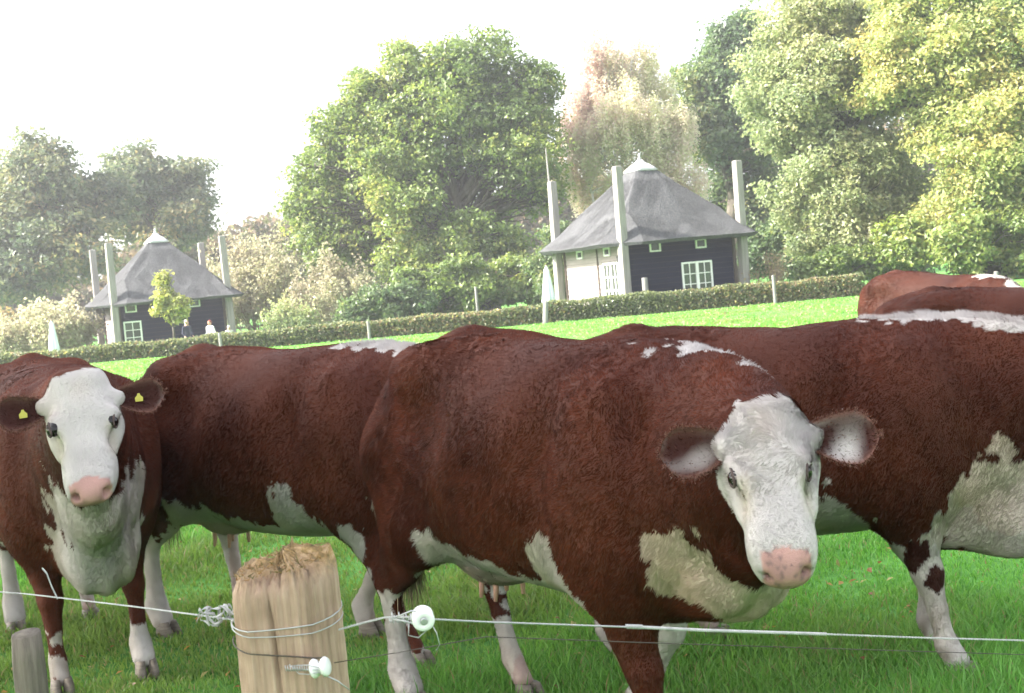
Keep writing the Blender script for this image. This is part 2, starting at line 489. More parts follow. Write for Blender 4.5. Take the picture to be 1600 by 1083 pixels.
def build_trees():
    far = 'trees beyond the thatched houses'
    crown_tree('oak_tree', 'tall dark grey green tree with ochre tints behind the smaller looking house', 60, 84,
               [(70, 330, 105), (-40, 350, 110, 2), (120, 390, 85, -2), (30, 420, 80, -3), (150, 310, 60, 2), (65, 265, 62, 0)], 101, G_GREY, leaf=.17, nleaf=60000, lobe_n=12, clump=1.0, trunk_r=.45, group=far)
    crown_tree('oak_tree', 'open crowned tree with patches of orange leaves above the far thatched roof', 265, 90,
               [(215, 275, 62), (275, 300, 66, 1), (180, 330, 55, 3), (300, 345, 45, -1), (245, 350, 60, 2)], 102, G_GREY, leaf=.17, nleaf=34000, lobe_n=11, clump=1.0, trunk_r=.4, group=far, density=.8)
    crown_tree('oak_tree', 'broad round green oak with dark spreading boughs between the two houses', 765, 66,
               [(690, 190, 125), (780, 160, 105, 1), (600, 250, 100), (815, 240, 88, -1), (560, 350, 85, 1), (640, 320, 82, -1.5), (850, 300, 50, 1), (720, 285, 55, 2.5), (770, 330, 40, 3.2),
                (520, 395, 68), (640, 420, 55, -2), (545, 260, 62, 2), (820, 215, 70, 2), (700, 110, 60), (840, 130, 45), (492, 350, 48), (505, 300, 45), (735, 372, 46, -2.5), (690, 395, 40, -2), (800, 385, 34, -2.2), (590, 170, 66), (560, 220, 66), (572, 145, 44), (528, 205, 52), (492, 265, 44), (470, 320, 34), (750, 95, 66, 1), (640, 105, 56)], 103, G_OAK, leaf=.11, nleaf=125000, lobe_n=13, clump=.62, trunk_r=.6, fork=.24, group=far, density=.48, shell=.28, limb=.8)
    crown_tree('bushy_tree', 'low leafy young oak filling the gap beneath the broad oak', 745, 61,
               [(715, 450, 56), (790, 445, 50, 1), (650, 460, 46), (845, 440, 46, 1)], 104, G_OAK, leaf=.11, nleaf=34000, lobe_n=10, clump=.6, trunk_r=.12, fork=.2, group=far)
    crown_tree('birch_tree', 'pink and tan weeping birch with pale stems rising behind the pointed roof', 985, 70,
               [(950, 120, 62), (1005, 150, 66, 1), (930, 200, 62, -1), (1030, 220, 62), (965, 290, 75, 1), (930, 75, 44), (1005, 80, 40, 1), (908, 150, 44), (900, 260, 48), (1062, 280, 48), (903, 200, 45), (1055, 190, 45), (975, 180, 60, -2)],
               105, G_BIRCH, leaf=.07, nleaf=110000, lobe_n=9, clump=.6, trunk_r=.085, fork=.4, hang=2.0, bark=M_BIRCH, stems=3, group=far, density=.8)
    crown_tree('oak_tree', 'dark green oak with horizontal limbs between the birch and the pale tree', 1150, 74,
               [(1130, 130, 85, 1), (1165, 60, 60, 2), (1110, 210, 70), (1190, 220, 75, 1), (1160, 310, 70, 2), (1215, 350, 60, 1)], 106, G_DARK, leaf=.14, nleaf=56000, lobe_n=11, clump=.85, trunk_r=.45, group=far, density=.8)
    crown_tree('lime_tree', 'huge pale olive tree standing over the hedge beside the larger looking house', 1310, 54,
               [(1270, 80, 118), (1230, 170, 95, -.5), (1330, 190, 125, 1), (1290, 300, 110, -1), (1380, 300, 100, .5), (1300, 375, 85, -1.5), (1400, 395, 70), (1360, 60, 95, 1)],
               107, G_LIME, leaf=.085, nleaf=190000, lobe_n=13, clump=.62, trunk_r=.5, group=far, depth=.8)
    crown_tree('maple_tree', 'yellow green tree with an orange tinted bough at the edge of the wood', 1560, 50,
               [(1480, 40, 130, 1), (1580, 120, 130), (1420, 110, 90, 1.5), (1540, 230, 105, -.5), (1650, 250, 110, .5), (1600, 30, 110, 2), (1610, 330, 75, 0), (1490, 190, 80, 1), (1530, 320, 80, 1), (1480, 360, 60, 1.5)],
               108, G_YEL, leaf=.085, nleaf=185000, lobe_n=13, clump=.62, trunk_r=.45, group=far, depth=.8)
    # unseen oaks added beside the pasture to shade the cows
    for i, (x, y, h) in enumerate([(-15.5, -8, 17), (-14.5, -1.5, 18), (-15, 4.5, 18)]):
        shade_tree(x, y, h, 150 + i)
    # understorey
    sh = 'shrubs along the far side of the hedge'
    crown_tree('evergreen_shrub', 'dark green holly like bush at the foot of the pale olive tree', 1225, 57, [(1225, 375, 48), (1250, 410, 40, -.5), (1195, 400, 38, .5)], 120, G_DARK, leaf=.09, nleaf=20000, lobe_n=9, clump=.5, trunk_r=.08, fork=.2, group=sh, cat='shrub')
    crown_tree('evergreen_shrub', 'mid green bush under the yellow green tree', 1520, 48.6, [(1500, 380, 58), (1560, 360, 70, 1), (1440, 385, 55, 1), (1620, 375, 70)], 121, G_OAK, leaf=.1, nleaf=30000, lobe_n=9, clump=.55, trunk_r=.08, fork=.2, group=sh, cat='shrub')
    twig_shrub('bare_shrub', 'thin bare branched shrub right behind the hedge by the dark wall', 1205, 49, 70, 1.9, 122, [(.2, .16, .08), (.3, .25, .14)], 14, leaf=.05, nleaf=600, group=sh)
    twig_shrub('bare_shrub', 'tall tan twiggy thicket beside the far house', 415, 66, 190, 5.6, 123, G_TAN, 46, leaf=.085, nleaf=16000, group=sh)
    twig_shrub('bare_shrub', 'brownish open thicket under the boughs of the broad oak', 520, 62, 150, 3.6, 124, G_TAN, 36, leaf=.085, nleaf=12000, group=sh)
    twig_shrub('bare_shrub', 'low sandy coloured thicket beyond the pale parasol', 70, 60, 190, 2.7, 125, G_TAN, 44, leaf=.085, nleaf=16000, group=sh)
    twig_shrub('bare_shrub', 'tan thicket against the dark tree at the picture edge', -50, 62, 180, 3.0, 126, G_GREY, 40, leaf=.085, nleaf=15000, group=sh)
    twig_shrub('bare_shrub', 'russet undergrowth beneath the yellow green tree', 1585, 60, 150, 3.2, 127, [(.16, .10, .06), (.25, .15, .09), (.2, .2, .08)], 34, leaf=.085, nleaf=12000, group=sh)
    twig_shrub('leafy_shrub', 'small bright green bush at the end of the tan thicket', 455, 56, 90, 2.0, 128, G_LIME, 26, leaf=.07, nleaf=7000, group=sh)
    crown_tree('leafy_shrub', 'rounded green bush at the trunk foot of the broad oak', 610, 57, [(590, 478, 40), (640, 470, 38, .5), (555, 490, 32)], 131, G_DARK, leaf=.09, nleaf=12000, lobe_n=8, clump=.5, trunk_r=.06, fork=.2, group=sh, cat='shrub')
    crown_tree('leafy_shrub', 'dark bush between the broad oak and the tall corner pole with the rod', 880, 57, [(870, 440, 40), (905, 425, 42, .8), (880, 385, 44, 1), (850, 410, 36, 1)], 132, G_DARK, leaf=.09, nleaf=13000, lobe_n=8, clump=.5, trunk_r=.06, fork=.2, group=sh, cat='shrub')
    crown_tree('leafy_shrub', 'low green bush along the hedge under the pale olive tree', 1330, 50, [(1300, 415, 32), (1350, 412, 34, .4), (1395, 408, 32), (1270, 425, 24)], 133, G_OAK, leaf=.08, nleaf=15000, lobe_n=8, clump=.45, trunk_r=.05, fork=.2, group=sh, cat='shrub')
    crown_tree('leafy_shrub', 'broad green bush where the pasture meets the wood', 1590, 55, [(1560, 410, 34), (1620, 400, 38, .4), (1510, 412, 28)], 134, G_OAK, leaf=.08, nleaf=12000, lobe_n=8, clump=.45, trunk_r=.05, fork=.2, group=sh, cat='shrub')
    twig_shrub('bare_shrub', 'sparse brown thicket filling the gap beyond the hedge under the broad oak', 690, 64, 260, 2.4, 135, G_GREY, 46, leaf=.08, nleaf=15000, group=sh)
    # young tree in front of the far house
    crown_tree('young_tree', 'small yellow green sapling in front of the dark blue house wall', 268, 55, [(262, 470, 26), (250, 482, 18, .2), (285, 478, 17, -.2), (255, 438, 15), (272, 492, 16)], 130, [(.18, .23, .05), (.27, .31, .075), (.36, .35, .11)],
               leaf=.085, nleaf=3200, lobe_n=8, clump=.28, trunk_r=.055, fork=.4)
    # wood closing the view
    r = np.random.default_rng(77)
    n = 90000
    x = r.uniform(-75, 75, n); y = r.uniform(108, 120, n)
    top = 6.5 + 2.0 * np.sin(x * .21 + .5) + 1.2 * np.sin(x * .57) + 2.5 * sstep(-25, 20, x)
    z = top * r.random(n) ** .7 + r.normal(0, .4, n)
    lv, lf, _ = leaf_cards(np.stack([x, y, np.maximum(z, .1)], 1), r.uniform(.25, .5, n), r, up=.4)
    pal = np.array([(.09, .08, .05), (.12, .13, .06), (.2, .15, .1)]); col = pal[r.integers(0, 3, n)]
    o = mesh_np('distant_wood', lv, lf, M_LEAF, None, np.repeat(col, 4, 0), smooth=False)
    o['kind'] = 'stuff'; o['label'] = 'grey brown distant wood closing the view behind the trees'

# ------------------------------------------------------------------ hedge and field posts
def build_hedge():
    r = np.random.default_rng(31)
    x0, x1, yc, H, T = -26.0, 12.6, 45.5, .67, .38
    root = thing('hedge', 'long low clipped hedge with yellow and brown leaves along the field', 'hedge', (x0, yc, 0))
    n = 62000
    u = r.random(n) * (x1 - x0)
    face = r.random(n)
    wav = .03 * np.sin(u * 1.7) + .02 * np.sin(u * 4.1 + 1) - .12 * sstep(27.6, 26.9, u) - .07 * sstep(20, 8, u)
    fy = np.where(face < .48, -T + r.normal(0, .04, n), np.where(face < .8, r.uniform(-T, T, n), r.uniform(-T, T, n)))
    fz = np.where(face < .48, r.random(n) * (H + wav), np.where(face < .8, H + wav + np.abs(r.normal(0, .035, n)), r.random(n) * (H + wav)))
    P = np.stack([u, fy, fz], 1)
    lv, lf, _ = leaf_cards(P, r.uniform(.035, .075, n), r, up=.3)
    pal = np.array([(.085, .115, .055), (.14, .175, .075), (.19, .21, .095), (.25, .19, .11), (.24, .26, .11), (.38, .33, .12)])
    warm = np.clip(.35 + .5 * noise_a(P * np.array([1, 1, 2.]), .5) * .5 + sstep(12, 2, u) * .25, 0, 1)
    k = np.where(r.random(n) < warm * .55, r.choice([3, 2, 5], n, p=[.55, .3, .15]), r.choice([0, 1, 2, 4], n, p=[.3, .4, .2, .1]))
    mesh_np('foliage', lv, lf, M_LEAF, root, np.repeat(pal[k], 4, 0), smooth=False)
    mb = MB()
    for i in range(260):
        a = r.uniform(0, x1 - x0); b = r.uniform(-T * .7, T * .7)
        mb.tube([(a, b, -.02), (a + r.normal(0, .1), b + r.normal(0, .06), H * .5), (a + r.normal(0, .2), b + r.normal(0, .1), H * .95)], [.018, .012, .005], 5, cap=False)
    mb.build('stems', M_TWIG, root, smooth=True)
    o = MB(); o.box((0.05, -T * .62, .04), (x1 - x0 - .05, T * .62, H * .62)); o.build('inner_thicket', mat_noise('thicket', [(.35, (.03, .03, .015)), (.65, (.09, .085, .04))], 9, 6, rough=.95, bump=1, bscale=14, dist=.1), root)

def build_field_posts():
    m = mat_noise('grey_post', [(.3, (.14, .135, .13)), (.7, (.26, .255, .25))], 3, 6, (4, 4, .5), .85, .4, 10)
    grp = 'thin posts along the hedge'
    spec = [(343, 520, 548, 44.7, .06, 0, 'pale thin post against the hedge below the seated looking group'),
            (575, 502, 531, 44.8, .055, 0, 'thin grey post half way along the hedge under the broad oak'),
            (743, 448, 490, 47.0, .05, 0, 'slim post rising behind the hedge before the young oak'),
            (850, 472, 504, 44.8, .1, .12, 'leaning whitish post in the hedge below the pale parasol'),
            (1007, 434, 470, 46.8, .12, 0, 'short white bollard at the foot of the big corner pole'),
            (1208, 430, 470, 44.9, .06, 0, 'thin weathered post in front of the bare branched shrub'),
            (1556, 424, 446, 46.0, .08, 0, 'pale post in the pasture under the yellow green tree')]
    for px, y0, y1, d, rr, lean, lab in spec:
        t = at(px, y0, d); b = at(px, y1, d)
        gz = float(ground_z(t.x, d)); h = t.z - gz
        root_x = t.x - lean * h * .3
        mb = MB()
        mb.tube([(0, 0, -.1), (lean * h * .5, 0, h * .5), (lean * h, 0, h - .015), (lean * h, 0, h)], [rr, rr * .97, rr * .95, rr * .8], 10)
        o = mb.build('fence_post', m, smooth=False)
        o.location = (root_x, d, gz)
        tag(o, lab, 'post', grp)
    # closed parasols
    mc = mat_noise('parasol_cloth', [(.3, (.55, .63, .66)), (.7, (.68, .75, .77))], 4, 3, (3, 3, .4), .8)
    mp = mat_noise('parasol_pole', [(.3, (.35, .27, .18)), (.7, (.5, .4, .28))], 6, 3, rough=.6)
    for px, yt, d, lab in [(853, 414, 47.5, 'closed pale blue parasol beside the corner pole of the larger looking house'), (80, 500, 52.0, 'closed pale parasol standing alone by the sandy thicket')]:
        t = at(px, yt, d); gz = float(ground_z(t.x, d)); h = t.z - gz
        root = thing('closed_parasol', lab, 'parasol', (t.x, d, gz), 0, 'closed garden parasols')
        a = MB(); a.lathe([(.28, 0), (.28, .05), (.06, .08), (.03, .12), (.03, h - .02), (.018, h)], 12); a.build('pole', mp, root, smooth=False)
        vs, fs = [], []
        prof = [(.03, h - .05), (.09, h - .2), (.15, h * .66), (.2, h * .45), (.23, h * .3), (.17, h * .29)]
        nn = 32
        for q, (rr, z) in enumerate(prof):
            for k in range(nn):
                ang = 6.28318 * k / nn
                f = 1 + .28 * math.cos(8 * ang) * (q / 5)
                vs.append((rr * f * math.cos(ang), rr * f * math.sin(ang), z))
        for i in range(len(prof) - 1):
            for k in range(nn): fs.append((i*nn+k, i*nn+(k+1) % nn, (i+1)*nn+(k+1) % nn, (i+1)*nn+k))
        c = MB(); c.add(vs, fs); c.build('canopy', mc, root, smooth=True)
# ------------------------------------------------------------------ thatched houses with four corner poles
M_THATCH = mat_noise('thatch', [(.3, (.050, .052, .058)), (.5, (.082, .084, .092)), (.7, (.125, .124, .128))], 16, 10, (1, 1, .30), .95, 1.0, 26, dist=.08)
M_POLE = mat_noise('weathered_pole', [(.3, (.17, .158, .15)), (.7, (.30, .282, .27))], 3, 7, (5, 5, .4), .85, .5, 12)
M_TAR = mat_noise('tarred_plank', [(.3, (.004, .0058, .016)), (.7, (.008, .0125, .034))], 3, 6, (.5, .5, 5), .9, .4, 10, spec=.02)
M_SUNLIT = mat_noise('sunlit_plank', [(.25, (.20, .172, .162)), (.7, (.30, .263, .248))], 3, 6, (.5, .5, 5), .8, .4, 10)  # side boards: sunlight on the tarred wood put into a pale colour
M_DARKWOOD = mat_noise('dark_beam', [(.3, (.05, .035, .03)), (.7, (.10, .075, .06))], 3, 6, (5, 5, .4), .8)
M_WHITE = mat_noise('white_paint', [(.3, (.74, .74, .72)), (.7, (.82, .82, .80))], 5, 4, rough=.55)
M_ZINC = mat_noise('zinc_cap', [(.3, (.36, .37, .39)), (.7, (.48, .49, .50))], 3, 4, rough=.45)
m_, nt_, b_ = new_mat('window_glass')
b_.inputs['Base Color'].default_value = (.05, .055, .05, 1); b_.inputs['Roughness'].default_value = .08; b_.inputs['Specular IOR Level'].default_value = .7
M_GLASS = m_
m_, nt_, b_ = new_mat('lamp_black'); b_.inputs['Base Color'].default_value = (.02, .02, .022, 1); b_.inputs['Roughness'].default_value = .4
M_BLACK = m_

def house(label, corner, rz, windows, seams, lamp, rod, seed):
    r = np.random.default_rng(seed)
    W, EZ, AZ, PT = 2.4, 2.62, 5.75, 5.42
    Rm = Matrix.Rotation(rz, 3, 'Z')
    c = corner + Rm @ Vector((W, W, 0))
    root = thing('thatched_house', label, 'house', (c.x, c.y, corner.z), rz, 'thatched garden houses with corner poles')
    # wall planks
    hgt, gap, th = .2, .008, .03
    nb = 14
    core = MB(); core.box((-W + .04, -W + .04, -.1), (W - .04, W - .04, EZ + .35)); core.build('wall_core', M_DARKWOOD, root)
    protos = {}
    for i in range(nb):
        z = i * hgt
        for s, (mat, rot) in enumerate(((M_TAR, 0), (M_TAR, 1), (M_TAR, 2), (M_SUNLIT, 3))):
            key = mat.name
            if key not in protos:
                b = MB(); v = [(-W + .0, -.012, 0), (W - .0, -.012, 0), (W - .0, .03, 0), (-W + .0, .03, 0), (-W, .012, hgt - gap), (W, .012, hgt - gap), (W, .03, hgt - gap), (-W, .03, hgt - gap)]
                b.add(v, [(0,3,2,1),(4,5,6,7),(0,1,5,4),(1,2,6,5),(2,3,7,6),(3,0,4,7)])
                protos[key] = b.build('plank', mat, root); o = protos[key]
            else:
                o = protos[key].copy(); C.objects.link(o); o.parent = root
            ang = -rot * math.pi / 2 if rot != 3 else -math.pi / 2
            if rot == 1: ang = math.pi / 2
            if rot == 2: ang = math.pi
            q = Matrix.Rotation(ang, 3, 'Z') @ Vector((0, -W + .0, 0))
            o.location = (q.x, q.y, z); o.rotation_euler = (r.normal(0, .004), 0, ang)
    # corner boards
    for sx, sy in ((-1, -1), (1, -1), (-1, 1), (1, 1)):
        b = MB(); b.box((-.06, -.06, 0), (.06, .06, EZ + .3)); o = b.build('corner_board', M_DARKWOOD, root); o.location = (sx * (W - .0), sy * (W - .0), 0)
    # poles
    pole0 = None
    for sx, sy in ((-1, -1), (1, -1), (-1, 1), (1, 1)):
        if pole0 is None:
            b = MB()
            b.add([(x * w, y * w, z) for z, w in ((-.2, .158), (2.5, .152), (PT - .03, .145), (PT, .125)) for x, y in ((-1, -1), (1, -1), (1, 1), (-1, 1))],
                  [(i*4+k, i*4+(k+1) % 4, i*4+4+(k+1) % 4, i*4+4+k) for i in range(3) for k in range(4)] + [(12, 13, 14, 15)])
            pole0 = o = b.build('corner_pole', M_POLE, root, bevel=.02)
        else:
            o = pole0.copy(); C.objects.link(o); o.parent = root
        o.location = (sx * (W + .24), sy * (W + .24), 0); o.rotation_euler = (r.normal(0, .006), r.normal(0, .006), r.normal(0, .05))
        if rod == (sx, sy):
            b = MB(); b.tube([(-.12, 0, PT - .1), (-.14, 0, PT + .7), (-.16, 0, PT + 1.35)], [.04, .032, .02], 8); b.build('rod', M_POLE, o)
    # roof: concave pyramid with the corners cut out round the poles
    prof = [(3.36, EZ), (3.03, EZ + .26), (2.62, EZ + .62), (2.13, EZ + 1.08), (1.60, EZ + 1.6), (1.06, EZ + 2.15), (.62, EZ + 2.62), (.38, EZ + 2.90)]
    NOTCH = 1.95
    def ring(L, z, ch, M=10):
        pts = []
        for k in range(4):
            a = Matrix.Rotation(k * math.pi / 2, 3, 'Z')
            ca = ch * (NOTCH if k == 0 else 1.0); cb = ch * (NOTCH if k == 3 else 1.0)
            for j in range(M):
                x = -(L - ca) + (2 * L - ca - cb) * j / (M - 1)
                pts.append(a @ Vector((x, -L, z)))
        return pts
    vs, fs = [], []
    Lr = [(2.4, EZ + .12, .3), (3.22, EZ - .12, .52)] + [(L, z, .60 * max(0, 1 - (z - EZ) / 1.15) ** .8 + .02) for L, z in prof]
    M = 40
    for (L, z, ch) in Lr:
        for p in ring(L, z, ch):
            n = r.normal(0, .012)
            vs.append((p.x * (1 + n * .25), p.y * (1 + n * .25), p.z + n))
    for i in range(len(Lr) - 1):
        for k in range(M): fs.append((i*M+k, i*M+(k+1) % M, (i+1)*M+(k+1) % M, (i+1)*M+k))
    fs.append(tuple((len(Lr)-1)*M + k for k in range(M)))
    b = MB(); b.add(vs, fs); roof = b.build('roof', M_THATCH, root)
    # loose reed ends along the thatch
    nr = 9000
    k = r.integers(0, 4, nr); t = r.random(nr); x = r.uniform(-1, 1, nr)
    zz = EZ + .1 + 2.4 * t; L = np.interp(zz, [p[1] for p in prof], [p[0] for p in prof]); chh = 1.15 * np.clip(1 - (zz - EZ) / 1.15, 0, 1) ** .8
    P = np.stack([x * (L - chh), -L, zz], 1)
    L2 = np.interp(zz - .16, [p[1] for p in prof], [p[0] for p in prof])
    E = np.stack([x * (L - chh) + r.normal(0, .02, nr), -L2 - .025, zz - .16], 1)
    a = k * math.pi / 2
    def rotz(Q): return np.stack([Q[:, 0] * np.cos(a) - Q[:, 1] * np.sin(a), Q[:, 0] * np.sin(a) + Q[:, 1] * np.cos(a), Q[:, 2]], 1)
    sd = np.zeros((nr, 3)); sd[:, 0] = .014
    V = np.empty((nr, 3, 3)); V[:, 0] = rotz(P - sd); V[:, 1] = rotz(P + sd); V[:, 2] = rotz(E)
    o = mesh_np('reed_ends', V.reshape(-1, 3), np.arange(nr * 3).reshape(-1, 3), M_THATCH, root, smooth=False); o['kind'] = 'stuff'
    b = MB()
    cv, cf = [], []
    CP = [(.50, EZ + 2.78), (.53, EZ + 2.82), (.44, EZ + 2.92), (.32, EZ + 3.04), (.18, EZ + 3.14), (.10, EZ + 3.28)]
    for L, z in CP: cv += ring(L, z, .08)
    for i in range(len(CP) - 1):
        for k in range(40): cf.append((i*40+k, i*40+(k+1) % 40, (i+1)*40+(k+1) % 40, (i+1)*40+k))
    cf.append(tuple(200 + k for k in range(40)))
    b.add(cv, cf)
    b.lathe([(.10, EZ + 3.24), (.05, EZ + 3.34), (.04, EZ + 3.40), (.06, EZ + 3.44), (.02, EZ + 3.5)], 14)
    b.build('ridge_cap', M_ZINC, root, smooth=True)
    # openings: (wall 'front' or 'side', centre along the wall, z0, z1, width, columns, rows, kind)
    for wall, u, z0, z1, w, nc, nrw, leafs in windows:
        u *= W / 2.6
        nm = 'door' if (wall == 'side' and leafs == 2) else 'window'
        f = MB(); t = .07 if w > .6 else .06
        f.box((-w/2, -.05, z0), (-w/2 + t, .0, z1)); f.box((w/2 - t, -.05, z0), (w/2, .0, z1))
        f.box((-w/2 + t, -.05, z1 - t), (w/2 - t, .0, z1)); f.box((-w/2 + t, -.05, z0), (w/2 - t, .0, z0 + t))
        if leafs == 2: f.box((-.06, -.055, z0 + t), (.06, -.002, z1 - t))
        spans = [(-w/2 + t, -.06), (.06, w/2 - t)] if leafs == 2 else [(-w/2 + t, w/2 - t)]
        if nm == 'door':
            zlow = z0 + .35
            for a0, a1 in spans: f.box((a0, -.03, z0 + t), (a1, -.002, zlow))
        else: zlow = z0 + t
        bar = .032
        for a0, a1 in spans:
            for q in range(1, nc):
                xx = a0 + (a1 - a0) * q / nc; f.box((xx - bar/2, -.042, zlow), (xx + bar/2, -.004, z1 - t))
            for q in range(1, nrw):
                z = zlow + (z1 - t - zlow) * q / nrw; f.box((a0, -.038, z - bar/2), (a1, -.006, z + bar/2))
        o = f.build(nm, M_WHITE, root)
        if wall == 'front': o.location = (u, -W - .016, 0)
        else: o.location = (-W - .016, u, 0); o.rotation_euler = (0, 0, -math.pi / 2)
        for a0, a1 in spans:
            for q in range(nc):
                for s in range(nrw):
                    xa, xb = a0 + (a1 - a0) * q / nc, a0 + (a1 - a0) * (q + 1) / nc
                    za, zb = zlow + (z1 - t - zlow) * s / nrw, zlow + (z1 - t - zlow) * (s + 1) / nrw
                    g = MB(); g.box((xa + .008, -.014, za + .008), (xb - .008, -.009, zb - .008)); g.build('pane', M_GLASS, o)
    for wall, u in seams:
        b = MB(); b.box((-.03, -.03, 0), (.03, -.008, EZ - .05)); o = b.build('batten', M_DARKWOOD, root)
        if wall == 'side': o.location = (-W - .012, u, 0); o.rotation_euler = (0, 0, -math.pi / 2)
    if lamp:
        b = MB()
        Mx = Matrix.Translation((0, -.16, 2.02))
        b.lathe([(.03, .16), (.09, .1), (.1, .08), (.07, .07), (.06, -.1), (.03, -.13)], 8, Mx)
        b.tube([(0, 0, 2.02), (0, -.05, 2.2), (0, -.16, 2.22), (0, -.16, 2.17)], .02, 6)
        o = b.build('wall_lamp', M_BLACK, root); o.location = (-W - .02, lamp, 0); o.rotation_euler = (0, 0, -math.pi / 2)
    return root

def build_houses():
    a = at(986, 470, 46.6); z = float(ground_z(a.x, 50))
    house('thatched black house with a plank side given a sunlit pale colour and a glazed double door, standing higher', Vector((a.x, 47.3, 0)), math.radians(25),
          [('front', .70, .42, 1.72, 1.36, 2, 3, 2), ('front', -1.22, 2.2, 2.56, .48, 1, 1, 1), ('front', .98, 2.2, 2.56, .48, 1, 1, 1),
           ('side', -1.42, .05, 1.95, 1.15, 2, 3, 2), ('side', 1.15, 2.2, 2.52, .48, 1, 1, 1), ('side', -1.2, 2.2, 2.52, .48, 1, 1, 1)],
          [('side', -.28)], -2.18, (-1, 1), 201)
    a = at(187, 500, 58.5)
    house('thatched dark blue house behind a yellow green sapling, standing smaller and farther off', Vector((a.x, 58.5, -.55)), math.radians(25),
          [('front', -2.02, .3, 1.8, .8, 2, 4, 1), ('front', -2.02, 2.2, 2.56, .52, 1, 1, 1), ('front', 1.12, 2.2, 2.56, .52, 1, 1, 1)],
          [], None, None, 202)
